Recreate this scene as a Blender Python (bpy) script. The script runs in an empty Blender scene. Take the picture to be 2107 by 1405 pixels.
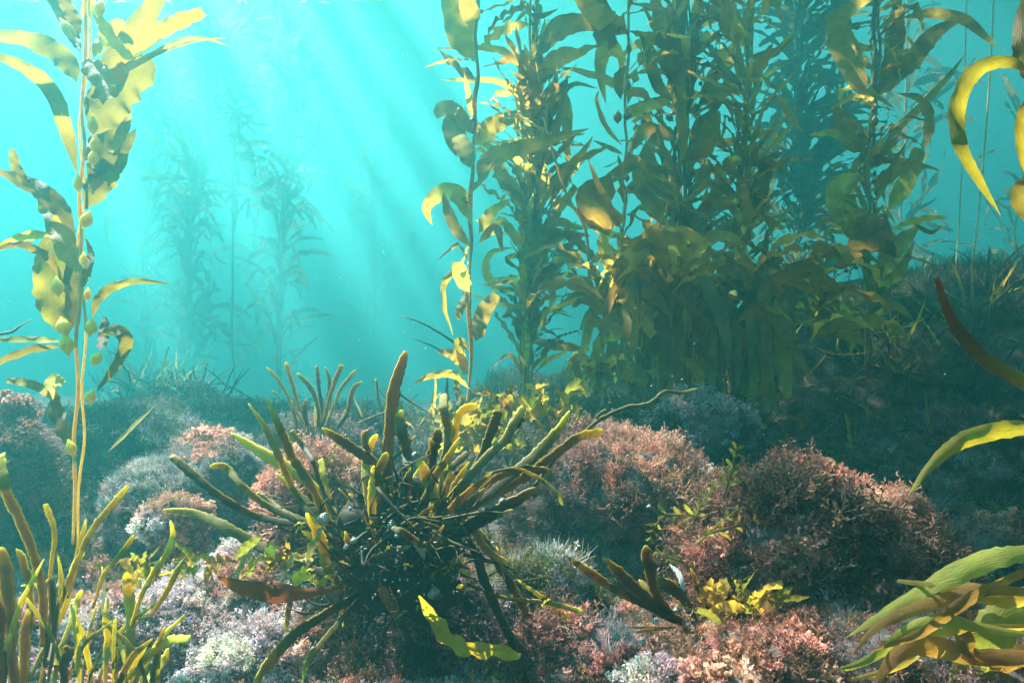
import bpy, math, random
import numpy as np
from mathutils import Vector, Matrix

SC = bpy.context.scene
COL = SC.collection
R = math.radians

# ------------------------------------------------------------------ camera, sky, sun, exposure
CAM_Z = 1.0
F = 1053.5 / math.tan(R(35))            # focal length in photograph pixels
cam_d = bpy.data.cameras.new('camera')
cam_d.sensor_width = 36.0
cam_d.lens = 18.0 / math.tan(R(35))
cam_d.clip_start, cam_d.clip_end = 0.02, 400
cam = bpy.data.objects.new('camera', cam_d)
cam.location = (0, 0, CAM_Z)
cam.rotation_euler = (R(90), 0, 0)
COL.objects.link(cam)
SC.camera = cam

SUN_AZ, SUN_EL = R(46), R(50)           # the sun stands in front of the camera, to its left
world = bpy.data.worlds.new('World')
SC.world = world
world.use_nodes = True
wn = world.node_tree
wn.nodes.clear()
sky = wn.nodes.new('ShaderNodeTexSky')
sky.sky_type = 'NISHITA'
sky.sun_disc = False
sky.sun_elevation = SUN_EL
sky.sun_rotation = -SUN_AZ
bg = wn.nodes.new('ShaderNodeBackground')
bg.inputs['Strength'].default_value = 0.055
wo = wn.nodes.new('ShaderNodeOutputWorld')
wn.links.new(sky.outputs[0], bg.inputs['Color'])
wn.links.new(bg.outputs[0], wo.inputs['Surface'])

sun_d = bpy.data.lights.new('sun', 'SUN')
sun_d.energy = 5.0
sun_d.angle = R(0.5)
sun_d.color = (1.0, 0.95, 0.86)
sun = bpy.data.objects.new('sun', sun_d)
to_sun = Vector((-math.sin(SUN_AZ) * math.cos(SUN_EL), math.cos(SUN_AZ) * math.cos(SUN_EL), math.sin(SUN_EL)))
sun.rotation_euler = to_sun.to_track_quat('Z', 'Y').to_euler()
sun.location = to_sun * 30
COL.objects.link(sun)

SC.view_settings.view_transform = 'Standard'
SC.view_settings.look = 'None'
SC.view_settings.gamma = 1.0
SC.view_settings.use_curve_mapping = False
SC.view_settings.exposure = 3.72
SC.render.engine = 'CYCLES'
cy = SC.cycles
cy.max_bounces = 6
cy.diffuse_bounces = 3
cy.glossy_bounces = 2
cy.transmission_bounces = 4
cy.transparent_max_bounces = 8
cy.volume_bounces = 3
cy.use_denoising = True
cy.sample_clamp_indirect = 6.0
cy.caustics_reflective = False
cy.caustics_refractive = False

WATER_DENSITY = 0.123
WATER_COLOR = (0.058, 0.345, 0.36)
WATER_ANISO = 0.65

rng = np.random.default_rng(7)
random.seed(7)

# ------------------------------------------------------------------ helpers
def P(px, py, Y):
    """World point seen at photograph pixel (px, py) at distance Y in front of the camera."""
    return np.array([(px - 1053.5) / F * Y, Y, CAM_Z + (702.5 - py) / F * Y])

def props(o, label=None, cat=None, group=None, kind=None):
    if label: o['label'] = label
    if cat: o['category'] = cat
    if group: o['group'] = group
    if kind: o['kind'] = kind
    return o

def empty(name, loc, label=None, cat=None, group=None):
    o = bpy.data.objects.new(name, None)
    o.empty_display_size = 0.05
    o.location = loc
    COL.objects.link(o)
    return props(o, label, cat, group)

def link(name, me, parent=None, loc=None):
    o = bpy.data.objects.new(name, me)
    if loc is not None: o.location = loc
    COL.objects.link(o)
    if parent is not None: o.parent = parent
    return o

def build(name, V, T, mat, smooth=True, attrs=None, colors=None):
    V = np.asarray(V, dtype=np.float32); T = np.asarray(T, dtype=np.int32)
    me = bpy.data.meshes.new(name)
    me.vertices.add(len(V)); me.vertices.foreach_set('co', V.ravel())
    me.loops.add(T.size); me.loops.foreach_set('vertex_index', T.ravel())
    me.polygons.add(len(T))
    me.polygons.foreach_set('loop_start', np.arange(0, T.size, 3, dtype=np.int32))
    me.polygons.foreach_set('use_smooth', np.full(len(T), smooth))
    for k, a in (attrs or {}).items():
        at = me.attributes.new(k, 'FLOAT', 'POINT'); at.data.foreach_set('value', np.asarray(a, dtype=np.float32))
    if colors is not None:
        at = me.attributes.new('tint', 'FLOAT_COLOR', 'POINT')
        c = np.ones((len(V), 4), dtype=np.float32); c[:, :3] = colors
        at.data.foreach_set('color', c.ravel())
    me.materials.append(mat)
    me.update(calc_edges=True)
    return me

def norm(a):
    return a / np.maximum(np.linalg.norm(a, axis=-1, keepdims=True), 1e-9)

def catmull(pts, n):
    pts = np.asarray(pts, float)
    if len(pts) == 2:
        t = np.linspace(0, 1, n)[:, None]
        return pts[0] * (1 - t) + pts[1] * t
    p = np.vstack([2 * pts[0] - pts[1], pts, 2 * pts[-1] - pts[-2]])
    seg = len(pts) - 1
    u = np.linspace(0, seg, n)
    i = np.minimum(u.astype(int), seg - 1); t = (u - i)[:, None]
    a, b, c, d = p[i], p[i + 1], p[i + 2], p[i + 3]
    return 0.5 * (2 * b + (c - a) * t + (2 * a - 5 * b + 4 * c - d) * t**2 + (3 * b - a - 3 * c + d) * t**3)

def hash3(ix, iy, iz, seed):
    h = (ix * 374761393 + iy * 668265263 + iz * 2147483647 + seed * 974634777) & 0xFFFFFFFF
    h = ((h ^ (h >> 13)) * 1274126177) & 0xFFFFFFFF
    h = h ^ (h >> 16)
    return (h & 0xFFFF) / 65535.0

def vnoise(p, seed=0):
    """Smooth value noise in -1..1 at points p (n, 3)."""
    p = np.asarray(p, float)
    i = np.floor(p).astype(np.int64); f = p - i
    f = f * f * (3 - 2 * f)
    out = 0
    for dx in (0, 1):
        for dy in (0, 1):
            for dz in (0, 1):
                w = (f[:, 0] if dx else 1 - f[:, 0]) * (f[:, 1] if dy else 1 - f[:, 1]) * (f[:, 2] if dz else 1 - f[:, 2])
                out = out + w * hash3(i[:, 0] + dx, i[:, 1] + dy, i[:, 2] + dz, seed)
    return out * 2 - 1

def fbm(p, seed=0, octs=4):
    s, a = 0, 1.0
    for k in range(octs):
        s = s + a * vnoise(np.asarray(p) * 2.0**k + 17.3 * k, seed + k); a *= 0.5
    return s

def bumps(p, seed=0):
    """Rounded cushions: 0 in the joints between cells, 1 on their tops."""
    p = np.asarray(p, float)
    i = np.floor(p).astype(np.int64)
    best = np.full(len(p), 9.0)
    for dx in (-1, 0, 1):
        for dy in (-1, 0, 1):
            for dz in (-1, 0, 1):
                c = i + np.array([dx, dy, dz])
                o = np.stack([hash3(c[:, 0], c[:, 1], c[:, 2], seed + k) for k in (11, 23, 37)], 1)
                best = np.minimum(best, np.sum((p - c - o)**2, 1))
    return np.clip(1 - best, 0, 1)

# ------------------------------------------------------------------ materials
def new_mat(name):
    m = bpy.data.materials.new(name); m.use_nodes = True
    m.node_tree.nodes.clear()
    return m, m.node_tree.nodes, m.node_tree.links

def ramp(nodes, stops):
    r = nodes.new('ShaderNodeValToRGB')
    e = r.color_ramp.elements
    while len(e) < len(stops): e.new(0.5)
    for k, (pos, c) in enumerate(stops):
        e[k].position = pos; e[k].color = (*c, 1)
    return r

def blade_mat(name, base, glow, translucency=0.5, rough=0.5, spec=0.22, vary=0.45, patch=9.0):
    """Living kelp tissue: mottled olive skin that lets light through."""
    m, N, L = new_mat(name)
    along = N.new('ShaderNodeAttribute'); along.attribute_name = 'along'
    across = N.new('ShaderNodeAttribute'); across.attribute_name = 'across'
    comb = N.new('ShaderNodeCombineXYZ')
    mul = N.new('ShaderNodeMath'); mul.operation = 'MULTIPLY'; mul.inputs[1].default_value = 8.0
    L.new(along.outputs['Fac'], mul.inputs[0]); L.new(mul.outputs[0], comb.inputs[0])
    mul2 = N.new('ShaderNodeMath'); mul2.operation = 'MULTIPLY'; mul2.inputs[1].default_value = 4.0
    L.new(across.outputs['Fac'], mul2.inputs[0]); L.new(mul2.outputs[0], comb.inputs[1])
    vein = N.new('ShaderNodeTexNoise'); vein.inputs['Scale'].default_value = 2.2; vein.inputs['Detail'].default_value = 5; vein.inputs['Distortion'].default_value = 1.2
    L.new(comb.outputs[0], vein.inputs['Vector'])
    geo = N.new('ShaderNodeNewGeometry')
    mot = N.new('ShaderNodeTexNoise'); mot.inputs['Scale'].default_value = patch; mot.inputs['Detail'].default_value = 6; mot.inputs['Roughness'].default_value = 0.65
    L.new(geo.outputs['Position'], mot.inputs['Vector'])
    info = N.new('ShaderNodeObjectInfo')
    cr = N.new('ShaderNodeTexNoise'); cr.inputs['Scale'].default_value = patch * 5; cr.inputs['Detail'].default_value = 5; cr.inputs['Roughness'].default_value = 0.7
    L.new(geo.outputs['Position'], cr.inputs['Vector'])
    crm = N.new('ShaderNodeMapRange'); crm.inputs['From Min'].default_value = 0.60; crm.inputs['From Max'].default_value = 0.72; crm.inputs['To Max'].default_value = 0.3
    L.new(cr.outputs['Fac'], crm.inputs['Value'])
    b = np.array(base)
    r = ramp(N, [(0.28, tuple(b * (1 - vary))), (0.5, tuple(b)), (0.72, tuple(np.minimum(b * (1 + vary), 0.9)))])
    L.new(mot.outputs['Fac'], r.inputs['Fac'])
    hsv = N.new('ShaderNodeHueSaturation')
    vr = N.new('ShaderNodeMapRange'); vr.inputs['To Min'].default_value = 0.65; vr.inputs['To Max'].default_value = 1.4
    hr = N.new('ShaderNodeMapRange'); hr.inputs['To Min'].default_value = 0.475; hr.inputs['To Max'].default_value = 0.515
    L.new(info.outputs['Random'], vr.inputs['Value']); L.new(info.outputs['Random'], hr.inputs['Value'])
    L.new(vr.outputs[0], hsv.inputs['Value']); L.new(hr.outputs[0], hsv.inputs['Hue'])
    L.new(r.outputs['Color'], hsv.inputs['Color'])
    p = N.new('ShaderNodeBsdfPrincipled')
    p.inputs['Roughness'].default_value = rough
    p.inputs['Specular IOR Level'].default_value = spec
    cmx = N.new('ShaderNodeMix'); cmx.data_type = 'RGBA'; cmx.inputs['B'].default_value = (0.42, 0.38, 0.26, 1)
    L.new(crm.outputs[0], cmx.inputs['Factor']); L.new(hsv.outputs['Color'], cmx.inputs['A'])
    L.new(cmx.outputs['Result'], p.inputs['Base Color'])
    bump = N.new('ShaderNodeBump'); bump.inputs['Strength'].default_value = 0.5; bump.inputs['Distance'].default_value = 0.005
    L.new(vein.outputs['Fac'], bump.inputs['Height']); L.new(bump.outputs['Normal'], p.inputs['Normal'])
    g = np.array(glow)
    r2 = ramp(N, [(0.3, tuple(g * 0.55)), (0.7, tuple(np.minimum(g * 1.25, 0.95)))])
    L.new(mot.outputs['Fac'], r2.inputs['Fac'])
    hsv2 = N.new('ShaderNodeHueSaturation')
    L.new(vr.outputs[0], hsv2.inputs['Value']); L.new(hr.outputs[0], hsv2.inputs['Hue']); L.new(r2.outputs['Color'], hsv2.inputs['Color'])
    t = N.new('ShaderNodeBsdfTranslucent'); L.new(hsv2.outputs['Color'], t.inputs['Color']); L.new(bump.outputs['Normal'], t.inputs['Normal'])
    mix = N.new('ShaderNodeMixShader'); mix.inputs['Fac'].default_value = translucency
    L.new(p.outputs[0], mix.inputs[1]); L.new(t.outputs[0], mix.inputs[2])
    o = N.new('ShaderNodeOutputMaterial'); L.new(mix.outputs[0], o.inputs['Surface'])
    return m

def float_mat(name, col):
    m, N, L = new_mat(name)
    geo = N.new('ShaderNodeNewGeometry')
    n1 = N.new('ShaderNodeTexNoise'); n1.inputs['Scale'].default_value = 60; n1.inputs['Detail'].default_value = 5
    L.new(geo.outputs['Position'], n1.inputs['Vector'])
    c = np.array(col)
    r = ramp(N, [(0.3, tuple(c * .7)), (0.7, tuple(np.minimum(c * 1.15, .9)))]); L.new(n1.outputs['Fac'], r.inputs['Fac'])
    p = N.new('ShaderNodeBsdfPrincipled'); L.new(r.outputs['Color'], p.inputs['Base Color'])
    p.inputs['Roughness'].default_value = 0.3; p.inputs['Subsurface Weight'].default_value = 0.9
    p.inputs['Subsurface Radius'].default_value = (1.0, 0.75, 0.25); p.inputs['Subsurface Scale'].default_value = 0.03
    o = N.new('ShaderNodeOutputMaterial'); L.new(p.outputs[0], o.inputs['Surface'])
    return m

def strap_mat(name, stops, translucency=0.3, rough=0.6):
    """Old leathery strap: colour runs from the stubby base to the young tip, with worn blotches."""
    m, N, L = new_mat(name)
    along = N.new('ShaderNodeAttribute'); along.attribute_name = 'along'
    geo = N.new('ShaderNodeNewGeometry')
    mot = N.new('ShaderNodeTexNoise'); mot.inputs['Scale'].default_value = 55; mot.inputs['Detail'].default_value = 6; mot.inputs['Roughness'].default_value = 0.7
    L.new(geo.outputs['Position'], mot.inputs['Vector'])
    add = N.new('ShaderNodeMath'); add.operation = 'MULTIPLY_ADD'; add.inputs[1].default_value = 0.35
    sub = N.new('ShaderNodeMath'); sub.operation = 'SUBTRACT'; sub.inputs[1].default_value = 0.5
    L.new(mot.outputs['Fac'], sub.inputs[0]); L.new(sub.outputs[0], add.inputs[0]); L.new(along.outputs['Fac'], add.inputs[2])
    r = ramp(N, stops); L.new(add.outputs[0], r.inputs['Fac'])
    p = N.new('ShaderNodeBsdfPrincipled'); p.inputs['Roughness'].default_value = rough; p.inputs['Specular IOR Level'].default_value = 0.18
    L.new(r.outputs['Color'], p.inputs['Base Color'])
    bump = N.new('ShaderNodeBump'); bump.inputs['Strength'].default_value = 0.5; bump.inputs['Distance'].default_value = 0.003
    L.new(mot.outputs['Fac'], bump.inputs['Height']); L.new(bump.outputs['Normal'], p.inputs['Normal'])
    p.inputs['Subsurface Weight'].default_value = translucency
    p.inputs['Subsurface Radius'].default_value = (1.0, 0.75, 0.2); p.inputs['Subsurface Scale'].default_value = 0.012
    o = N.new('ShaderNodeOutputMaterial'); L.new(p.outputs[0], o.inputs['Surface'])
    return m

def turf_mat(name):
    """Branchlets: each sprig carries the colour of its species."""
    m, N, L = new_mat(name)
    c = N.new('ShaderNodeAttribute'); c.attribute_name = 'tint'; c.attribute_type = 'INSTANCER'
    sh = N.new('ShaderNodeAttribute'); sh.attribute_name = 'shade'
    geo = N.new('ShaderNodeNewGeometry')
    mot = N.new('ShaderNodeTexNoise'); mot.inputs['Scale'].default_value = 160; mot.inputs['Detail'].default_value = 3
    L.new(geo.outputs['Position'], mot.inputs['Vector'])
    hsv = N.new('ShaderNodeHueSaturation')
    vr = N.new('ShaderNodeMapRange'); vr.inputs['From Min'].default_value = 0.25; vr.inputs['From Max'].default_value = 0.75
    vr.inputs['To Min'].default_value = 0.7; vr.inputs['To Max'].default_value = 1.3
    L.new(mot.outputs['Fac'], vr.inputs['Value']); mv = N.new('ShaderNodeMath'); mv.operation = 'MULTIPLY'; L.new(vr.outputs[0], mv.inputs[0]); L.new(sh.outputs['Fac'], mv.inputs[1])
    L.new(mv.outputs[0], hsv.inputs['Value']); L.new(c.outputs['Color'], hsv.inputs['Color'])
    p = N.new('ShaderNodeBsdfPrincipled'); p.inputs['Roughness'].default_value = 0.55; p.inputs['Specular IOR Level'].default_value = 0.35
    L.new(hsv.outputs['Color'], p.inputs['Base Color'])
    t = N.new('ShaderNodeBsdfTranslucent'); L.new(hsv.outputs['Color'], t.inputs['Color'])
    mix = N.new('ShaderNodeMixShader'); mix.inputs['Fac'].default_value = 0.42
    L.new(p.outputs[0], mix.inputs[1]); L.new(t.outputs[0], mix.inputs[2])
    o = N.new('ShaderNodeOutputMaterial'); L.new(mix.outputs[0], o.inputs['Surface'])
    return m

def rock_mat(name, dark, crust, scale=14):
    m, N, L = new_mat(name)
    geo = N.new('ShaderNodeNewGeometry')
    n1 = N.new('ShaderNodeTexNoise'); n1.inputs['Scale'].default_value = scale; n1.inputs['Detail'].default_value = 9; n1.inputs['Roughness'].default_value = 0.7
    L.new(geo.outputs['Position'], n1.inputs['Vector'])
    r = ramp(N, [(0.35, dark), (0.55, tuple(0.5 * (a + b) for a, b in zip(dark, crust))), (0.72, crust)])
    L.new(n1.outputs['Fac'], r.inputs['Fac'])
    p = N.new('ShaderNodeBsdfPrincipled'); p.inputs['Roughness'].default_value = 0.9
    L.new(r.outputs['Color'], p.inputs['Base Color'])
    bump = N.new('ShaderNodeBump'); bump.inputs['Strength'].default_value = 0.9; bump.inputs['Distance'].default_value = 0.02
    L.new(n1.outputs['Fac'], bump.inputs['Height']); L.new(bump.outputs['Normal'], p.inputs['Normal'])
    o = N.new('ShaderNodeOutputMaterial'); L.new(p.outputs[0], o.inputs['Surface'])
    return m

def shell_mat(name, a, b):
    m, N, L = new_mat(name)
    tc = N.new('ShaderNodeTexCoord')
    w = N.new('ShaderNodeTexWave'); w.inputs['Scale'].default_value = 90; w.inputs['Distortion'].default_value = 3
    L.new(tc.outputs['Object'], w.inputs['Vector'])
    n1 = N.new('ShaderNodeTexNoise'); n1.inputs['Scale'].default_value = 120; n1.inputs['Detail'].default_value = 5
    L.new(tc.outputs['Object'], n1.inputs['Vector'])
    mx = N.new('ShaderNodeMath'); mx.operation = 'MULTIPLY'
    L.new(w.outputs['Fac'], mx.inputs[0]); L.new(n1.outputs['Fac'], mx.inputs[1])
    r = ramp(N, [(0.15, a), (0.6, b)]); L.new(mx.outputs[0], r.inputs['Fac'])
    p = N.new('ShaderNodeBsdfPrincipled'); p.inputs['Roughness'].default_value = 0.35
    L.new(r.outputs['Color'], p.inputs['Base Color'])
    o = N.new('ShaderNodeOutputMaterial'); L.new(p.outputs[0], o.inputs['Surface'])
    return m

M_BLADE = blade_mat('kelp_blade', (0.34, 0.225, 0.05), (0.76, 0.52, 0.06), 0.66)
M_BLADE_DARK = blade_mat('kelp_blade_dark', (0.28, 0.185, 0.045), (0.66, 0.45, 0.06), 0.66)
M_BLADE_GOLD = blade_mat('kelp_blade_gold', (0.36, 0.29, 0.03), (0.76, 0.57, 0.03), 0.58)
M_BLADE_PALE = blade_mat('kelp_blade_pale', (0.30, 0.27, 0.09), (0.52, 0.46, 0.12), 0.5)
M_BLADE_GREEN = blade_mat('weed_blade_green', (0.17, 0.165, 0.03), (0.42, 0.40, 0.045), 0.5)
M_BLADE_RUST = blade_mat('weed_blade_rust', (0.28, 0.105, 0.016), (0.46, 0.17, 0.02), 0.4)
M_FLOAT = float_mat('kelp_float', (0.92, 0.66, 0.05))
M_FLOAT_DARK = float_mat('kelp_float_dark', (0.30, 0.21, 0.05))
M_STIPE = float_mat('kelp_stipe', (0.42, 0.28, 0.08))
M_STIPE_DARK = float_mat('kelp_stipe_dark', (0.24, 0.18, 0.06))
M_THREAD = float_mat('pale_thread', (0.75, 0.72, 0.48))
DK, OL, YL = (0.028, 0.020, 0.008), (0.12, 0.10, 0.014), (0.60, 0.46, 0.03)
S_DARK = strap_mat('strap_dark', [(0.0, DK), (0.75, (0.035, 0.026, 0.009)), (0.96, (0.09, 0.055, 0.014)), (1.0, (0.35, 0.22, 0.03))])
S_OLIVE = strap_mat('strap_olive', [(0.0, DK), (0.35, (0.06, 0.048, 0.010)), (0.75, (0.14, 0.115, 0.014)), (0.92, (0.26, 0.21, 0.018)), (1.0, YL)])
S_YELLOW = strap_mat('strap_yellow', [(0.0, (0.08, 0.065, 0.010)), (0.35, (0.26, 0.21, 0.018)), (0.7, (0.44, 0.35, 0.022)), (1.0, (0.72, 0.58, 0.05))], 0.5)
S_BROWN = strap_mat('strap_brown', [(0.0, DK), (0.4, (0.07, 0.036, 0.010)), (0.75, (0.22, 0.09, 0.014)), (1.0, (0.34, 0.13, 0.018))])
S_TIP = strap_mat('strap_dark_with_yellow_tip', [(0.0, DK), (0.55, (0.055, 0.045, 0.010)), (0.78, (0.12, 0.10, 0.014)), (0.9, (0.50, 0.36, 0.02)), (1.0, (0.75, 0.60, 0.05))])
S_PALE = strap_mat('strap_pale', [(0.0, (0.04, 0.035, 0.015)), (0.4, (0.10, 0.09, 0.035)), (0.8, (0.15, 0.13, 0.045)), (1.0, (0.40, 0.32, 0.06))])
STRAPS = {'d': S_DARK, 'o': S_OLIVE, 'y': S_YELLOW, 'b': S_BROWN, 't': S_TIP, 'p': S_PALE}
M_NEAR = blade_mat('near_kelp_blade', (0.20, 0.155, 0.025), (0.42, 0.30, 0.014), 0.55)
M_NEAR_DARK = blade_mat('near_kelp_blade_dark', (0.12, 0.095, 0.02), (0.32, 0.24, 0.025), 0.5)  # the near blade in a darker tone
M_FAR = blade_mat('far_kelp_blade', (0.17, 0.135, 0.04), (0.26, 0.20, 0.04), 0.35, 0.85, 0.04)
M_WEED = blade_mat('weed_blade_dark', (0.05, 0.045, 0.018), (0.12, 0.10, 0.03), 0.4)
BL = {'n': M_BLADE, 'd': M_BLADE_DARK, 'g': M_BLADE_GOLD, 'p': M_BLADE_PALE, 'v': M_BLADE_GREEN, 'r': M_BLADE_RUST}
M_TURF = turf_mat('turf_branchlets')
M_ROCK = rock_mat('rock', (0.035, 0.03, 0.028), (0.24, 0.15, 0.15))
M_BED = rock_mat('seabed_crust', (0.04, 0.035, 0.028), (0.19, 0.14, 0.12), 9)
M_SHELL = shell_mat('shell_white', (0.22, 0.21, 0.19), (0.66, 0.64, 0.59))
M_SHELL_GREY = shell_mat('shell_grey', (0.10, 0.09, 0.08), (0.36, 0.35, 0.33))
M_SHELL_GREEN = shell_mat('shell_green', (0.06, 0.09, 0.06), (0.30, 0.34, 0.26))
M_SPECK = shell_mat('speck', (0.6, 0.6, 0.55), (0.8, 0.8, 0.75))

# ------------------------------------------------------------------ ribbons and tubes
def frames(C, twist0=0.0, twist1=0.0, view=None, ref=None):
    T = norm(np.gradient(C, axis=0))
    if ref is None:
        ref = norm(C - np.array([0, 0, CAM_Z])) if view is None else np.tile(view, (len(C), 1))
    S = norm(np.cross(T, ref)); Nn = norm(np.cross(S, T))
    for k in range(1, len(S)):
        if np.dot(S[k], S[k - 1]) < 0: S[k], Nn[k] = -S[k], -Nn[k]
    a = np.linspace(twist0, twist1, len(C))[:, None]
    return T, S * np.cos(a) + Nn * np.sin(a), Nn * np.cos(a) - S * np.sin(a)

PROFILES = {
    'kelp': ([0, .04, .12, .3, .55, .8, .93, 1], [.10, .16, .62, 1.0, .92, .55, .26, .03]),
    'strap': ([0, .15, .5, .8, .95, 1], [.6, .78, .92, 1.05, .72, .28]),
    'finger': ([0, .12, .45, .7, .88, .96, 1], [.6, .75, .95, 1.0, .68, .4, .12]),
    'stub': ([0, .15, .5, .85, .96, 1], [.55, .75, .95, 1.05, 1.0, .75]),
    'torn': ([0, .05, .18, .4, .75, .9, 1], [.12, .3, .85, 1.0, .9, .75, .55]),
    'leaf': ([0, .1, .35, .6, .85, 1], [.10, .35, .95, 1.0, .6, .05]),
    'bar': ([0, .1, .9, 1], [.8, 1, .95, .5]),
    'whip': ([0, .5, 1], [1.0, .8, .25]),
}

def ribbon(C, w, prof='kelp', across=4, ruffle=0.25, cup=0.2, waves=4.0, tw=(0, 0), rg=None, view=None, ref=None, jag=0.06):
    """A thin blade along centre line C: returns verts, tris, along, across."""
    rg = rg or rng
    n = len(C)
    t = np.linspace(0, 1, n)
    W = np.interp(t, *PROFILES[prof]) * w * 0.5
    T, S, Nn = frames(C, tw[0], tw[1], view, ref)
    v = np.linspace(-1, 1, across + 1)
    ph1, ph2 = rg.uniform(0, 6.28, 2)
    V = np.zeros((n, across + 1, 3))
    jl = 1 + jag * rg.normal(size=n); jr = 1 + jag * rg.normal(size=n)
    fade = np.clip(t * 6, 0, 1)
    for j, vv in enumerate(v):
        e = (jl if vv < 0 else jr) if abs(vv) == 1 else 1.0
        off = W * vv * e
        ph = ph1 if vv < 0 else ph2
        z = ruffle * W * abs(vv)**1.5 * np.sin(2 * math.pi * waves * t + ph) * fade + cup * W * vv * vv
        V[:, j] = C + S * off[:, None] + Nn * z[:, None]
    idx = np.arange(n * (across + 1)).reshape(n, across + 1)
    a, b, c, d = idx[:-1, :-1].ravel(), idx[:-1, 1:].ravel(), idx[1:, 1:].ravel(), idx[1:, :-1].ravel()
    tris = np.vstack([np.stack([a, b, c], 1), np.stack([a, c, d], 1)])
    return V.reshape(-1, 3), tris, np.repeat(t, across + 1), np.tile(v, n)

def tube(C, w, thick=1.0, prof='bar', sides=7, tw=(0, 0), knobs=0.0, rg=None, view=None, edge=0.0):
    rg = rg or rng
    n = len(C); t = np.linspace(0, 1, n)
    W = np.interp(t, *PROFILES[prof]) * w * 0.5
    if knobs: W = W * (1 + knobs * rg.normal(size=n))
    T, S, Nn = frames(C, tw[0], tw[1], view)
    th = np.linspace(0, 2 * math.pi, sides, endpoint=False)
    E = 1 + edge * np.where(np.cos(th)[None, :] > 0, rg.normal(size=n)[:, None], rg.normal(size=n)[:, None])
    V = C[:, None] + S[:, None] * ((np.cos(th)[None, :] * E)[:, :, None] * W[:, None, None]) + Nn[:, None] * (np.sin(th)[None, :, None] * W[:, None, None] * thick)
    idx = np.arange(n * sides).reshape(n, sides)
    nx = np.roll(idx, -1, axis=1)
    a, b, c, d = idx[:-1].ravel(), nx[:-1].ravel(), nx[1:].ravel(), idx[1:].ravel()
    tris = [np.stack([a, b, c], 1), np.stack([a, c, d], 1)]
    V = V.reshape(-1, 3)
    V = np.vstack([V, C[0], C[-1]])
    tris.append(np.stack([nx[0], idx[0], np.full(sides, n * sides)], 1))
    tris.append(np.stack([idx[-1], nx[-1], np.full(sides, n * sides + 1)], 1))
    al = np.concatenate([np.repeat(t, sides), [0, 1]]); ac = np.concatenate([np.tile(np.cos(th), n), [0, 0]])
    return V, np.vstack(tris), al, ac

def path3(pts, Y, dY=0.0, wob=0.0, rg=None):
    """Pixel polyline at distance Y -> 3-D polyline; the far end leans dY metres away from the camera."""
    rg = rg or rng
    n = len(pts)
    out = []
    for k, p in enumerate(pts):
        y = p[2] if len(p) > 2 else Y + dY * (k / max(1, n - 1))
        out.append(P(p[0], p[1], y + wob * rg.normal()))
    return np.array(out)

def hero_blade(parent, pts, wpx, Y, mat, dY=0.0, prof='kelp', ruffle=0.3, cup=0.25, tw=None, n=None, waves=4, name='blade', across=5, wob=0.01, jag=0.06):
    base = np.array(parent.location)
    pts3 = path3(pts, Y, dY, wob)
    L = np.sum(np.linalg.norm(np.diff(pts3, axis=0), axis=1))
    n = n or int(np.clip(L / (wpx * Y / F) * 6, 14, 40))
    C = catmull(pts3, n)
    if tw is None: tw = (rng.uniform(-.5, .5), rng.uniform(-.6, .6))
    V, T, al, ac = ribbon(C, wpx * Y / F, prof, across, ruffle, cup, waves, tw, jag=jag)
    return link(name, build(name, V - base, T, mat, attrs={'along': al, 'across': ac}), parent)

def hero_strap(parent, pts, wpx, Y, mat, dY=0.0, thick=0.17, name='frond', prof='strap', tw=None, sides=8, knobs=0.07, tip_first=True, n=None):
    base = np.array(parent.location)
    if tip_first: pts = pts[::-1]
    pts3 = path3(pts, Y, dY, 0.012)
    C = catmull(pts3, n or max(18, 9 * len(pts)))
    wob = vnoise(np.stack([np.linspace(0, 5, len(C)), np.full(len(C), rng.uniform(0, 99)), np.zeros(len(C))], 1)) * wpx * Y / F * 0.12
    C[:, 0] += wob
    if tw is None: tw = (rng.uniform(-.7, .7), rng.uniform(-.7, .7))
    if prof == 'strap': prof = ('strap', 'finger', 'stub', 'finger')[rng.integers(4)]
    V, T, al, ac = tube(C, wpx * Y / F * (1.0 if parent.name == 'strap_seaweed' else .86), thick, prof, sides, tw, knobs, edge=.08)
    return link(name, build(name, V - base, T, mat, attrs={'along': al, 'across': ac}), parent)

def blob(C, r, sub=2, stretch=(1, 1, 1), lump=0.0, seed=0):
    """An icosphere-like float or pebble, verts and tris."""
    import bmesh
    bm = bmesh.new(); bmesh.ops.create_icosphere(bm, subdivisions=sub, radius=1)
    V = np.array([v.co[:] for v in bm.verts]); T = np.array([[v.index for v in f.verts] for f in bm.faces]); bm.free()
    if lump: V = V * (1 + lump * fbm(V * 1.6 + seed * 7.7, seed, 3))[:, None]
    return V * np.array(stretch) * r + np.asarray(C), T

# ------------------------------------------------------------------ shared blade library (base at the origin, growing along +X, about 1 long)
def blade_variant(k, prof, w, bend, ruffle, across=4, n=17, fold=0.0):
    rg = np.random.default_rng(100 + k)
    ang = np.cumsum(np.concatenate([[0], np.full(n - 1, bend / (n - 1))]) * np.linspace(.4, 1.6, n))
    if fold: ang += np.where(np.linspace(0, 1, n) > rg.uniform(.35, .65), fold, 0)
    side = np.cumsum(rg.normal(size=n) * .06)
    d = np.stack([np.cos(ang) * np.cos(side), np.sin(side), np.sin(ang)], 1)
    C = np.cumsum(d, axis=0) / n
    C = C - C[0] + np.array([.055, 0, 0])
    V, T, al, ac = ribbon(C, w, prof, across, ruffle, rg.uniform(.1, .6), rg.uniform(2, 6), (rg.uniform(-.5, .5), rg.uniform(-1.2, 1.2)), rg, view=np.array([0, 0, 1.0]), jag=.07)
    return V, T, al, ac

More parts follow.
